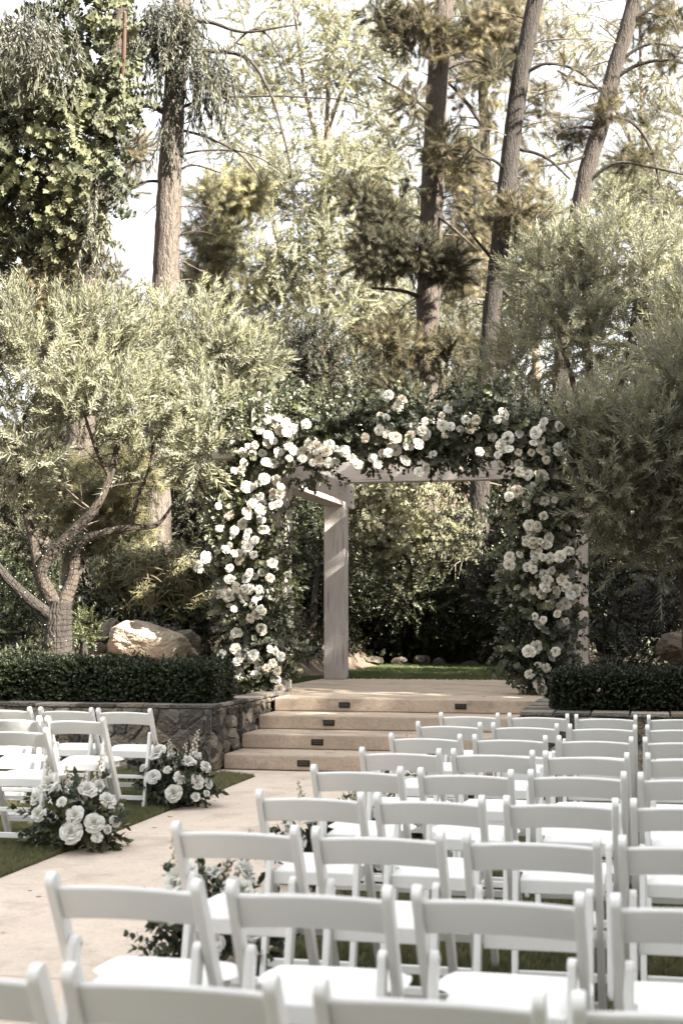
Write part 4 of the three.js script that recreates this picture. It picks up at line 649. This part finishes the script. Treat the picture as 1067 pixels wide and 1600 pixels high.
{ // ivy-clad tree
  const o = plant('ivy_clad_tree', 'tree smothered in large ivy leaves at the upper left', 'tree', at(120, 900, 22.5));
  limb(o, 'trunk', [[120, 915, 22.5, 48], [125, 700, 22.5, 44], [140, 450, 22.5, 40], [160, 250, 22.4, 34], [185, 60, 22.3, 26], [200, -100, 22.3, 18]], M.barkPine, { rad: 18, seg: 50, rough: 0.08, s: 11 });
  limb(o, 'branch', [[160, 220, 22.4, 16], [190, 120, 21.5, 8], [196, 20, 21.2, 6]], std({ map: T.bark, color: lin(0.13, 0.085, 0.06), roughness: 0.9 }), { rad: 8 });
  foliage('crown', o, 'ivy', M.leafMid, [B(60, 140, 22, 90, 60), B(150, 90, 22, 60, 75), B(110, 200, 21.6, 85, 70), B(40, 260, 21.6, 80, 70), B(120, 290, 21.5, 65, 60), B(40, 350, 21.5, 70, 55), B(100, 365, 21.8, 50, 45), B(-40, 300, 22, 70, 150), B(-20, 130, 22.5, 60, 90), B(180, 160, 22, 35, 50), B(130, 20, 22.2, 70, 45)], { dens: 26, gap: 0.30, gapF: 1.8, core: 0.4, col: [0.075, 0.085, 0.045], col2: [0.20, 0.20, 0.12], out: 1, up: -0.35, rnd: 0.55, s: 46 });
  foliage('hanging_leaves', o, 'gum', M.leafThin, [B(50, 30, 20.5, 60, 40, 0.7), B(100, 60, 20.6, 35, 40, 0.5), B(10, 70, 20.6, 40, 35, 0.5), B(155, 310, 21.2, 25, 40, 0.5), B(130, 380, 21.4, 30, 30, 0.4)], { dens: 26, gap: 0.34, gapF: 1.5, col: [0.08, 0.08, 0.055], col2: [0.22, 0.21, 0.16], out: 0.2, up: -1.1, rnd: 0.4, s: 47 });
}
const PINE = { dens: 95, gap: 0.34, gapF: 1.3, col: [0.085, 0.078, 0.045], col2: [0.20, 0.16, 0.095], out: 0.6, up: 0.25, rnd: 0.8, core: 0.5 };
function pine(label, trunk, branches, blobs, o = {}) {
  const z = trunk[0][2], t = plant('pine_tree', label, 'tree', at(trunk[0][0], trunk[0][1], z));
  limb(t, 'trunk', trunk, o.bark ?? M.barkPine, { rad: 22, seg: 90, rough: 0.1, s: o.s, ridges: 8, flare: 0.15 });
  branches.forEach((l, i) => limb(t, 'branch', l, o.bark ?? M.barkPine, { rad: 7, rough: 0.05, s: o.s + i }));
  if (o.tw) twigs(t, trunk, M.twig, o.tw, { lenPx: o.twLen ?? 80, s: o.s, wpx: o.twW ?? 3.2 });
  foliage('crown', t, o.kind ?? 'pine', M.needle, blobs, { ...PINE, ...(o.f ?? {}), s: o.s + 300 }); return t;
}
pine('brown-barked pine rising straight behind the middle of the pergola', [[658, 1000, 28, 44], [660, 800, 28, 40], [664, 620, 28, 38], [669, 450, 28, 37], [675, 300, 28, 36], [683, 130, 28, 34], [693, 0, 28, 30], [700, -140, 28, 22]],
  [[[668, 470, 28, 8], [630, 455, 27.8, 6], [580, 450, 27.7, 4]], [[672, 345, 28, 7], [620, 330, 27.8, 5], [560, 300, 27.7, 4], [530, 288, 27.6, 2]], [[668, 400, 28, 9], [640, 395, 27.6, 7], [600, 420, 27.4, 4]], [[680, 180, 28, 7], [640, 150, 27.8, 5], [590, 120, 27.6, 3]], [[676, 250, 28, 6], [720, 225, 27.8, 5], [770, 250, 27.6, 3]], [[686, 110, 28, 7], [740, 95, 28, 5], [790, 120, 28, 3]], [[690, 50, 28, 8], [640, 20, 27.8, 5], [600, 10, 27.7, 3]], [[672, 330, 28, 6], [700, 350, 27.7, 5], [745, 390, 27.5, 3]], [[666, 560, 28, 7], [700, 540, 27.7, 5], [740, 545, 27.5, 3]]],
  [B(650, 50, 27.3, 55, 40), B(600, 25, 27.5, 35, 25, 0.7), B(690, 70, 27.2, 30, 30, 0.8), B(660, 110, 27.2, 32, 28, 0.8), B(640, 160, 27.4, 25, 24, 0.6), B(560, 310, 27.2, 32, 22, 0.9), B(600, 350, 27.2, 40, 30), B(590, 400, 27, 45, 38), B(650, 400, 26.9, 50, 30), B(700, 420, 27, 30, 30), B(690, 245, 27.4, 34, 50, 0.7), B(715, 270, 27.3, 28, 34, 0.6), B(640, 290, 27.5, 26, 24, 0.6), B(640, 560, 27, 50, 40), B(590, 540, 27.1, 40, 36), B(700, 560, 27, 34, 40, 0.8), B(620, 610, 27, 45, 30)], { s: 51, tw: 46 });
pine('dark leaning pine trunk behind the right part of the pergola', [[742, 960, 26.5, 38], [746, 880, 26.5, 34], [751, 720, 26.5, 31], [765, 530, 26.5, 29], [788, 320, 26.5, 29], [810, 140, 26.5, 28], [836, 0, 26.5, 26], [860, -130, 26.5, 20]],
  [[[795, 270, 26.5, 7], [770, 250, 26.3, 5], [745, 245, 26.2, 3]], [[812, 120, 26.5, 7], [850, 100, 26.3, 5], [900, 110, 26.2, 4], [945, 150, 26.1, 2]], [[772, 440, 26.5, 7], [810, 480, 26.3, 5], [840, 530, 26.2, 3]], [[765, 400, 26.5, 6], [740, 370, 26.3, 4], [715, 330, 26.2, 3]], [[800, 230, 26.5, 6], [850, 245, 26.3, 5], [890, 280, 26.2, 3]]],
  [B(800, 335, 26, 32, 22, 0.8), B(835, 350, 26, 22, 20, 0.6), B(740, 330, 26.3, 25, 22, 0.5), B(770, 120, 26.3, 30, 30, 0.5), B(880, 120, 26.2, 40, 30, 0.5)], { s: 52, bark: M.barkDark, tw: 46, twLen: 75 });
pine('crooked pine trunk leaning right behind the right olive tree', [[868, 900, 30, 30], [872, 700, 30, 28], [884, 480, 30, 26], [897, 365, 30, 26], [918, 262, 30, 27], [938, 196, 30, 27], [956, 120, 30, 25], [978, 45, 30, 25], [992, -10, 30, 23], [1010, -140, 30, 16]],
  [[[955, 125, 30, 8], [1000, 100, 29.8, 6], [1050, 95, 29.6, 4], [1090, 110, 29.5, 2]], [[960, 100, 30, 7], [1010, 70, 29.8, 5], [1070, 75, 29.6, 3]], [[940, 180, 30, 8], [985, 190, 29.8, 6], [1015, 230, 29.7, 5], [1030, 290, 29.6, 3]], [[925, 240, 30, 6], [880, 255, 29.8, 4], [840, 260, 29.7, 3]], [[912, 290, 30, 7], [960, 255, 29.7, 5], [1020, 262, 29.6, 4], [1075, 275, 29.5, 3]], [[950, 140, 30, 6], [905, 130, 29.8, 5], [870, 110, 29.7, 3]], [[975, 40, 30, 8], [1020, 10, 29.8, 5], [1060, -20, 29.7, 3]], [[935, 200, 30, 6], [890, 200, 29.8, 4], [860, 215, 29.7, 2]]],
  [B(945, 172, 29.6, 30, 16, 0.5), B(1010, 190, 30.5, 40, 26, 0.4), B(890, 215, 30.5, 30, 22, 0.5), B(1030, 230, 29.4, 36, 30, 0.4), B(1020, 30, 30.5, 45, 30, 0.4), B(1050, 90, 29.5, 30, 26, 0.4), B(985, 250, 30.5, 30, 24, 0.5)], { s: 53, bark: barkMat(0.085, 0.075, 0.068), tw: 44, twLen: 90, kind: 'pineLoose' });
// pines farther back whose needles fill between the trunks
pine('soft brown-needled pine filling between the right trunks', [[770, 900, 36, 36], [765, 600, 36, 20], [760, 300, 36, 17], [752, 100, 36, 14], [745, -150, 36, 9]], [[[757, 200, 36, 8], [720, 150, 35.8, 6], [690, 120, 35.7, 3]], [[755, 140, 36, 8], [800, 90, 35.8, 6], [850, 60, 35.7, 3]], [[760, 300, 36, 8], [820, 260, 35.8, 6], [870, 240, 35.7, 3]]],
  [B(740, 60, 35, 70, 60), B(800, 30, 35, 60, 50), B(730, 150, 35, 60, 60), B(790, 180, 35, 40, 60), B(850, 60, 35.2, 40, 40, 0.4), B(850, 170, 35.2, 40, 40, 0.4), B(720, 260, 35, 50, 60), B(740, 350, 35, 50, 50, 0.8), B(830, 290, 35.2, 40, 40, 0.5), B(720, 430, 35, 40, 60, 0.8), B(740, 520, 35, 36, 60, 0.8)], { s: 54, tw: 40, twLen: 70, kind: 'pineLoose', f: { dens: 56, col: [0.16, 0.135, 0.085], col2: [0.30, 0.25, 0.165], gap: 0.38, gapF: 1 } });
pine('golden-needled pine behind the straight grey trunk', [[330, 900, 32, 34], [335, 600, 32, 28], [345, 420, 32, 14], [350, 300, 32, 3]], [[[340, 480, 32, 8], [300, 440, 31.8, 5], [280, 420, 31.7, 3]], [[345, 380, 32, 8], [390, 330, 31.8, 5], [420, 300, 31.7, 3]]],
  [B(350, 310, 31.2, 60, 30), B(400, 300, 31.2, 30, 24, 0.8), B(330, 380, 31.4, 45, 45), B(350, 440, 31.4, 45, 45), B(310, 440, 31.6, 40, 40, 0.8)], { s: 55, kind: 'pineLoose', f: { dens: 75, col: [0.19, 0.17, 0.095], col2: [0.40, 0.36, 0.22], gap: 0.3 } });
pine('brown pine boughs under the ivy-clad tree', [[60, 900, 29, 34], [70, 600, 29, 28], [90, 420, 29, 14], [100, 330, 29, 4]], [[[88, 450, 29, 9], [140, 430, 28.8, 6], [190, 425, 28.6, 3]], [[98, 340, 29, 9], [160, 270, 28.8, 6], [230, 250, 28.6, 3]]],
  [B(140, 440, 28.3, 60, 40), B(180, 470, 28.3, 34, 30), B(110, 480, 28.4, 50, 36), B(180, 250, 28.6, 36, 26, 0.8), B(215, 235, 28.6, 28, 24, 0.7), B(195, 290, 28.6, 24, 20, 0.5), B(60, 450, 28.6, 60, 40)], { s: 56, f: { dens: 80, col: [0.11, 0.09, 0.052], col2: [0.28, 0.22, 0.13], gap: 0.3 } });
pine('soft golden pine sapling behind the left olive trunk', [[185, 930, 21, 12], [188, 850, 21, 10], [190, 780, 21, 7], [192, 720, 21, 4]], [], [B(170, 780, 20.7, 42, 55), B(135, 830, 20.8, 40, 50), B(190, 850, 20.6, 34, 50), B(110, 770, 21, 40, 50, 0.8), B(200, 740, 20.9, 40, 45, 0.8)], { s: 57, kind: 'pineLoose', f: { dens: 80, col: [0.17, 0.15, 0.08], col2: [0.30, 0.265, 0.15], gap: 0.25 } });

// pale broad trees far back
function paleTree(label, trunk, branches, blobs, s, f = {}) {
  const t = plant('pale_tree', label, 'tree', at(trunk[0][0], trunk[0][1], trunk[0][2]));
  limb(t, 'trunk', trunk, M.barkPale, { rad: 10, seg: 40, rough: 0.06, s }); branches.forEach((l, i) => limb(t, 'branch', l, M.barkPale, { rad: 6, s: s + i }));
  twigs(t, trunk.slice(1), M.barkPale, 30, { lenPx: 80, s, arch: 0.02, wpx: 2.4 });
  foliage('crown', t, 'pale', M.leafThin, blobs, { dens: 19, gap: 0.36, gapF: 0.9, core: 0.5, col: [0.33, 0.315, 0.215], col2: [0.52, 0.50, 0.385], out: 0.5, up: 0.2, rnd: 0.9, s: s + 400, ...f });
}
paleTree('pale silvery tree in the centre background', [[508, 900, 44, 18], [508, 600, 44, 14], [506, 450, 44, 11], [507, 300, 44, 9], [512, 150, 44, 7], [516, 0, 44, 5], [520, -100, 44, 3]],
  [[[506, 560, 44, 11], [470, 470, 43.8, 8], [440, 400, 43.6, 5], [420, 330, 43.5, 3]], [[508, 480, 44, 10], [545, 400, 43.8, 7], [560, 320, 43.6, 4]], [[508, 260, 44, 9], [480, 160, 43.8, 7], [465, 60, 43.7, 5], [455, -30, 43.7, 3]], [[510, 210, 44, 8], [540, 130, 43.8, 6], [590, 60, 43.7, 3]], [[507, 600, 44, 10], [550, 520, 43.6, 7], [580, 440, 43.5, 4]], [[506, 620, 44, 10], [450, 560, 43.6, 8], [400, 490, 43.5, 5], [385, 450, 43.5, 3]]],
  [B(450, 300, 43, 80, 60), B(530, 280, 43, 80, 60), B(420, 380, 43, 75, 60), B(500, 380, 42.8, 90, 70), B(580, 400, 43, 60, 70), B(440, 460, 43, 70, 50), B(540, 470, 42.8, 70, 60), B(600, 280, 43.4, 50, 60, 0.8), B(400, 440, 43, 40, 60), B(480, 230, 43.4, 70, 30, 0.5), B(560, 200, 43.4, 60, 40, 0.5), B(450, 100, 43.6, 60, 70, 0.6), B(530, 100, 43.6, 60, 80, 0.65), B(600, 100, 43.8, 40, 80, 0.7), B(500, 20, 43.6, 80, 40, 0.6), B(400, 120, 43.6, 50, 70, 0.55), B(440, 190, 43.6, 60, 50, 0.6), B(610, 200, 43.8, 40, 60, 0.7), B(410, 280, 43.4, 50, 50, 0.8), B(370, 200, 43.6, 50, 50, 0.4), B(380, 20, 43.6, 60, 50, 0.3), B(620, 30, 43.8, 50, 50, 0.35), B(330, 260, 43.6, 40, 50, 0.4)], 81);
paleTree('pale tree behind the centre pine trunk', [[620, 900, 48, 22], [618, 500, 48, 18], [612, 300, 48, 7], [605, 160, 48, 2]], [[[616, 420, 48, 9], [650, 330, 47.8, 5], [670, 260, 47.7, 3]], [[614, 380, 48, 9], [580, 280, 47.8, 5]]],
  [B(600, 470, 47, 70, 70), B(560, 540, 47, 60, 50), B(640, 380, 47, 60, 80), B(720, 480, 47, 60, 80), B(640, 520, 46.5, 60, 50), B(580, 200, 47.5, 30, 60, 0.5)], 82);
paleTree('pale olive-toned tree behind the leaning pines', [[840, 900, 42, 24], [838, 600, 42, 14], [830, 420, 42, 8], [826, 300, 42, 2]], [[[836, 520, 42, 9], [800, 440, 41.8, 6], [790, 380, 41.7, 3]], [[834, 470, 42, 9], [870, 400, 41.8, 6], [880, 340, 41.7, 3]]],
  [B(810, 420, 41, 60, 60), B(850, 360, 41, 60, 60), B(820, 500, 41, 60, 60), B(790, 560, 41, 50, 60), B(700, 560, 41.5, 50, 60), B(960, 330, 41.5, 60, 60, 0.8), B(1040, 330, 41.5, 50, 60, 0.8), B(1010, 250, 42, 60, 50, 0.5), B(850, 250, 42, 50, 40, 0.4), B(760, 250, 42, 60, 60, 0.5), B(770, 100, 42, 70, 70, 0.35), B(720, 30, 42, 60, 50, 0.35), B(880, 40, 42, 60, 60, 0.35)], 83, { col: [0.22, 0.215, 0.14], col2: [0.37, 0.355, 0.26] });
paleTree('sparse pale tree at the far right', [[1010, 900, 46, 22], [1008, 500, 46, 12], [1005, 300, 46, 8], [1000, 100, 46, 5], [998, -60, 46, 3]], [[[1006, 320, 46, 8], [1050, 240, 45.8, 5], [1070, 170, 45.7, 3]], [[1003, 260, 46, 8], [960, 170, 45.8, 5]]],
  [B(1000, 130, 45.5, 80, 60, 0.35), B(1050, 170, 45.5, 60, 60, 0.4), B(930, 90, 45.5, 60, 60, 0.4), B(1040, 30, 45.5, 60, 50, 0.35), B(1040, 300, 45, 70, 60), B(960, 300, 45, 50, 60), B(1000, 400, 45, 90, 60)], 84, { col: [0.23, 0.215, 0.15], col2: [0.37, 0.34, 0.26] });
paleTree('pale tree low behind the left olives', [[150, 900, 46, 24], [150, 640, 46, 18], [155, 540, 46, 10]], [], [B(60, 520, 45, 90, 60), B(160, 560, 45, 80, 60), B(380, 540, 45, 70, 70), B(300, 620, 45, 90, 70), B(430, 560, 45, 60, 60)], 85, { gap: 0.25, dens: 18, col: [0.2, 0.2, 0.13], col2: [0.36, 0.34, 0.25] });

// shrubs
function shrub(name, label, cat, kind, mat, blobs, f, s, base) { const o = plant(name, label, cat, base ?? (() => { const c = blobs[0].c; return V(c.x, groundY(c), c.z); })()); foliage('foliage', o, kind, mat, blobs, { dens: 30, gap: 0.26, gapF: 1.8, core: 0.45, s, ...f }); 
  const st = []; reseed(s); for (let i = 0; i < 5; i++) { const b = blobs[i % blobs.length], e = b.c.clone(); st.push(tube([V(o.position.x + rr(-0.1, 0.1), o.position.y - 0.05, o.position.z + rr(-0.1, 0.1)), V((o.position.x + e.x) / 2, (o.position.y + e.y) / 2 + 0.1, (o.position.z + e.z) / 2), e], [0.025, 0.018, 0.008], { seg: 6, rad: 5 })); }
  const g = merge(st); g.translate(-o.position.x, -o.position.y, -o.position.z); mesh('stems', g, M.barkDark, o).userData.kind = 'stuff'; return o; }
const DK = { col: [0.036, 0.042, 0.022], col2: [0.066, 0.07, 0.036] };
shrub('vine_shrub', 'sunlit broad-leaved vine shrub hanging behind the pergola opening', 'shrub', 'maple', M.leafMid, [B(600, 800, 24.5, 60, 50), B(660, 800, 24.5, 60, 55), B(700, 830, 24.6, 40, 50), B(580, 850, 24.3, 50, 45), B(640, 860, 24.3, 60, 40), B(560, 780, 24.8, 40, 40), B(600, 905, 24.2, 40, 18, 0.5), B(630, 770, 24.8, 70, 40)], { dens: 46, gap: 0.36, gapF: 2, out: 0.9, up: -0.4, col: [0.14, 0.135, 0.08], col2: [0.34, 0.315, 0.22], size: [0.45, 0.75] }, 91, at(650, 1020, 27.6));
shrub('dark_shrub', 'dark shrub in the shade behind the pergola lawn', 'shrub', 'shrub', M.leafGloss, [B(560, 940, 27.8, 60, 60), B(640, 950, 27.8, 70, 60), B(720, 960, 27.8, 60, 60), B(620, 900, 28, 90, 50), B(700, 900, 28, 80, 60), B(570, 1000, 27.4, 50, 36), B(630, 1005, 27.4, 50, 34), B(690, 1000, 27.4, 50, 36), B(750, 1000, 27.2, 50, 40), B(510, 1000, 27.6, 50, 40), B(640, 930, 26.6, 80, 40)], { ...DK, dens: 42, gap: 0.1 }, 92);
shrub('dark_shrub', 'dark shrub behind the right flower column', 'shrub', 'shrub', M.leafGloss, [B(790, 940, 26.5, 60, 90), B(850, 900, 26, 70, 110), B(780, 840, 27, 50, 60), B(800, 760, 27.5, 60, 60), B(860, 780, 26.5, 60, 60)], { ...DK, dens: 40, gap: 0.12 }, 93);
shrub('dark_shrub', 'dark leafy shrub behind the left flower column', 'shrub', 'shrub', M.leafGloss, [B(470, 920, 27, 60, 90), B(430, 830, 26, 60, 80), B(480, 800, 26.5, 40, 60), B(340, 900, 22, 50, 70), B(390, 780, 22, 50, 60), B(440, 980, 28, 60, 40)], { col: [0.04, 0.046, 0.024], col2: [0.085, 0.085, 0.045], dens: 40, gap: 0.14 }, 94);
{ const o = plant('bare_trunk', 'crooked bare trunk bending over the lawn left of the pergola post', 'tree', at(462, 1032, 24.5));
  limb(o, 'trunk', [[448, 1034, 24.5, 16], [466, 1026, 24.5, 15], [482, 1000, 24.5, 13], [490, 960, 24.6, 12], [492, 925, 24.8, 10], [500, 880, 25, 7]], M.barkOlive, { rad: 10, rough: 0.08, s: 14 }); }
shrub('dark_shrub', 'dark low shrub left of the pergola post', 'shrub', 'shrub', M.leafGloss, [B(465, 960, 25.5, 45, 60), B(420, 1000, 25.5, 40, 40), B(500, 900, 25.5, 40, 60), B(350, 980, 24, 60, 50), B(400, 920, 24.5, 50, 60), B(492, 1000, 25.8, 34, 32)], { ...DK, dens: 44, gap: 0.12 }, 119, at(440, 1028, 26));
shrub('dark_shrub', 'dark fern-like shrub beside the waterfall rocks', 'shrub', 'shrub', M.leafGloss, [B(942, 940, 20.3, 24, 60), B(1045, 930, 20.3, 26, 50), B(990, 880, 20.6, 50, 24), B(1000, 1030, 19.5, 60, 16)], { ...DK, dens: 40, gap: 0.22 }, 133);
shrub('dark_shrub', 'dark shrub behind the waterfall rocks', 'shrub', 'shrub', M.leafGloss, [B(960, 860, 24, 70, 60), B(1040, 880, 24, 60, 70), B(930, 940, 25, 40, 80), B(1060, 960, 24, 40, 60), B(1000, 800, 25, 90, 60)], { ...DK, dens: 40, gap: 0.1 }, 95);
shrub('green_shrub', 'dark green glossy shrub left of the light-wrapped olive trunk', 'shrub', 'shrub', M.leafGloss, [B(20, 960, 18.6, 60, 50), B(50, 920, 19, 40, 30, 0.8), B(-30, 920, 19, 60, 70)], { dens: 60, gap: 0.12, col: [0.035, 0.05, 0.02], col2: [0.07, 0.085, 0.035], size: [0.5, 0.8] }, 96);
shrub('green_shrub', 'small green shrub between the olive trunk and the tan boulder', 'shrub', 'shrub', M.leafGloss, [B(132, 992, 17.6, 20, 34), B(125, 970, 17.8, 18, 20)], { dens: 110, gap: 0.12, col: [0.055, 0.07, 0.028], col2: [0.10, 0.11, 0.05], size: [0.4, 0.6] }, 97);
shrub('reed_clump', 'arching dry reed clump above the tan boulder', 'plant', 'reed', M.leafMid, [B(240, 900, 20.2, 75, 34), B(290, 915, 20, 40, 34), B(200, 905, 20.2, 45, 30), B(260, 940, 19.9, 60, 20, 0.6)], { dens: 46, gap: 0.2, col: [0.27, 0.25, 0.14], col2: [0.25, 0.14, 0.085], up: 0.5, out: 0.8, mixn: 0.4, size: [0.6, 1] }, 98);
shrub('bramble', 'tangled dark undergrowth below the reed clump', 'plant', 'shrub', M.leafGloss, [B(240, 955, 20.4, 80, 30), B(320, 960, 20, 40, 50), B(170, 940, 21, 50, 30)], { ...DK, dens: 50, gap: 0.15 }, 99);
{ // ivy and fallen leaves over the bank
  const lists = { k: [] }; reseed(140); const im = new THREE.InstancedMesh(S.shrub[0], M.leafGloss, 20000), m = new THREE.Matrix4(), q = new THREE.Quaternion(), q2 = new THREE.Quaternion(), c = new THREE.Color();
  for (let i = 0; i < 20000; i++) { let u, v; do { u = rr(-13, 9); v = 14.2 + 22 * Math.pow(R(), 0.8); } while ((u > -5.3 && u < 3.3 && v < 27.3) || (u > -6.9 && u < -5.3 && v < 17.8)); const p = UV(u, v, heightAt(u, v) + 0.02), e = V(0, 0.9, 0).addScaledVector(rdir(), 0.8).normalize(); q.setFromUnitVectors(UPV, e).multiply(q2.setFromAxisAngle(UPV, rr(0, 6.28))); const sc = rr(0.5, 1.2); m.compose(p, q, V(sc, sc, sc)); im.setMatrixAt(i, m); const k = rr(0.6, 1.4); im.setColorAt(i, c.setRGB(0.034 * k, 0.038 * k, 0.019 * k)); }
  im.name = 'ground_cover'; im.castShadow = im.receiveShadow = true; scene.add(im); tag(im, 'dark leafy ground cover over the soil bank', 'ground cover', null, 'stuff');
}
{ // a few dry leaves blown onto the concrete and turf
  reseed(150); const P = [], I = [], U = []; addLeaf(P, I, U, V(0, 0, 0), V(0, 0, 1), V(1, 0, 0), 0.055, 0.022, 'oval', 0.35, 0.1); const n = 70, im = new THREE.InstancedMesh(geoFrom(P, I, U), M.leafMid, n), m = new THREE.Matrix4(), q = new THREE.Quaternion(), c = new THREE.Color();
  for (let i = 0; i < n; i++) { const k = R(), p = k < 0.6 ? UV(rr(-4.4, -1.7), rr(5, 13.4), 0.006) : k < 0.8 ? UV(rr(-4, -1.4), 15.6 + 3 * R(), 0.606) : UV(rr(-4.05, -2.2), 14.0 + 0.1 * R() + 0.63 * (i % 2), 0.156 + 0.15 * (i % 2)); q.setFromEuler(new THREE.Euler(rr(-0.2, 0.2), rr(0, 6.28), rr(-0.2, 0.2))); const sc = rr(0.5, 1.1); m.compose(p, q, V(sc, sc, sc)); im.setMatrixAt(i, m); const t = rr(0.6, 1.3); im.setColorAt(i, c.setRGB(0.20 * t, 0.13 * t, 0.07 * t)); }
  im.name = 'fallen_leaves'; im.castShadow = im.receiveShadow = true; scene.add(im); tag(im, 'small dry brown leaves scattered on the concrete aisle and steps', 'leaves', null, 'stuff');
}
// mid-distance evergreen shrubs that close the view under the tall trees
[['dense dark bush between the left olive and the centre pine', [B(480, 560, 33, 60, 50), B(540, 600, 33, 70, 50), B(450, 620, 33, 60, 50), B(590, 640, 32, 60, 60), B(500, 680, 32, 90, 60)]], ['dense bush behind the swag of roses', [B(700, 640, 33, 80, 60), B(640, 690, 32, 80, 70), B(760, 650, 34, 60, 60), B(720, 720, 32, 90, 60)]], ['dense bush under the sunlit right olive', [B(830, 660, 31, 60, 60), B(900, 700, 30, 90, 90), B(1000, 640, 32, 90, 90), B(1060, 560, 33, 60, 90)]], ['dense bush behind the left olive trunks', [B(60, 720, 28, 90, 70), B(150, 700, 30, 90, 80), B(0, 800, 27, 60, 90), B(250, 780, 30, 90, 80), B(60, 840, 26, 50, 40), B(330, 740, 29, 70, 90)]]].forEach(([l, b], i) => shrub('evergreen_bush', l, 'bush', 'oliveFar', M.leafMid, b, { dens: 26, gap: 0.16, gapF: 1.2, col: [0.05, 0.05, 0.026], col2: [0.10, 0.095, 0.05], up: 0.4 }, 110 + i));

// ---------------------------------------------------------------- unseen trees round the seating, placed to shade chairs, steps and arch
function shadeTree(label, x, z, h, r, s) {
  const o = plant('shade_tree', label, 'tree', V(x, 0, z)); reseed(s);
  wlimb(o, 'trunk', [V(x, -0.1, z), V(x + 0.1, h * 0.35, z), V(x - 0.1, h * 0.7, z + 0.1), V(x, h * 0.95, z)], [0.28, 0.22, 0.14, 0.04], M.barkPine, { rad: 12, seg: 30, rough: 0.08, s });
  const bs = []; for (let i = 0; i < 9; i++) { const a = i * 2.4, q = rr(0.2, 0.7) * r; bs.push(W(V(x + Math.cos(a) * q, h * rr(0.42, 0.86), z + Math.sin(a) * q), r * rr(0.45, 0.7), h * 0.17, r * rr(0.45, 0.7))); }
  foliage('crown', o, 'oliveFar', M.leafMid, bs, { dens: 20, gap: 0.16, gapF: 0.8, col: [0.05, 0.055, 0.03], col2: [0.09, 0.09, 0.05], s });
}
shadeTree('unseen evergreen added past the end of the seating for shade', 13, 15.5, 16.5, 4, 811); shadeTree('unseen tall evergreen shading the last seating row', 13, 9.8, 16.5, 4, 801); shadeTree('unseen tall evergreen shading the middle seating rows', 13.5, 4.2, 17, 4, 802); shadeTree('unseen tall evergreen shading the front seating rows', 13, -1, 15.5, 3.6, 803); shadeTree('unseen evergreen shading the steps from the right', 11, -5.7, 13, 3.2, 804); shadeTree('unseen evergreen shading the right of the arch', 10.5, -10.4, 12.8, 1.9, 805); shadeTree('unseen evergreen added to shade the pergola posts', 10.8, -12.9, 14, 2.2, 809); shadeTree('unseen smaller evergreen added to shade the waterfall rocks', 11, -17, 9, 2.1, 810); shadeTree('unseen low evergreen added to shade the edging rocks', 11, -20.6, 9.3, 1.9, 812);
shadeTree('unseen second-row evergreen added to shade the last seats', 17.5, 12.5, 19, 4.2, 813); shadeTree('unseen second-row evergreen added to shade the middle seats', 17.5, 7, 19, 4.2, 814); shadeTree('unseen second-row evergreen added to shade the front seats', 17.5, 2.2, 19, 4, 815);  // second row added to close sun gaps over the seats
shrub('added_shade_shrub', 'unseen dense shrub added to darken the right corner', 'shrub', 'oliveFar', M.leafMid, [W(V(7.2, 2, -15), 1.2, 1.8, 1.4), W(V(7.6, 2.6, -17.5), 1.3, 2.2, 1.4), W(V(8.2, 2.2, -20.5), 1.4, 2, 1.5)], { dens: 16, gap: 0.15, col: [0.05, 0.05, 0.028] }, 130, V(7.4, 0.5, -17));  // out of view, added to block sky light at the right
shadeTree('unseen evergreen added behind the last row to cut sky light', -7, 9, 12, 4, 806); shadeTree('unseen evergreen added behind the aisle end to cut sky light', 0, 12, 12.5, 4.2, 807); shadeTree('unseen evergreen added behind the right seats to cut sky light', 7, 11, 12, 4, 808);  // added behind the camera to dim sky light on the chair backs

renderer.render(scene, camera);
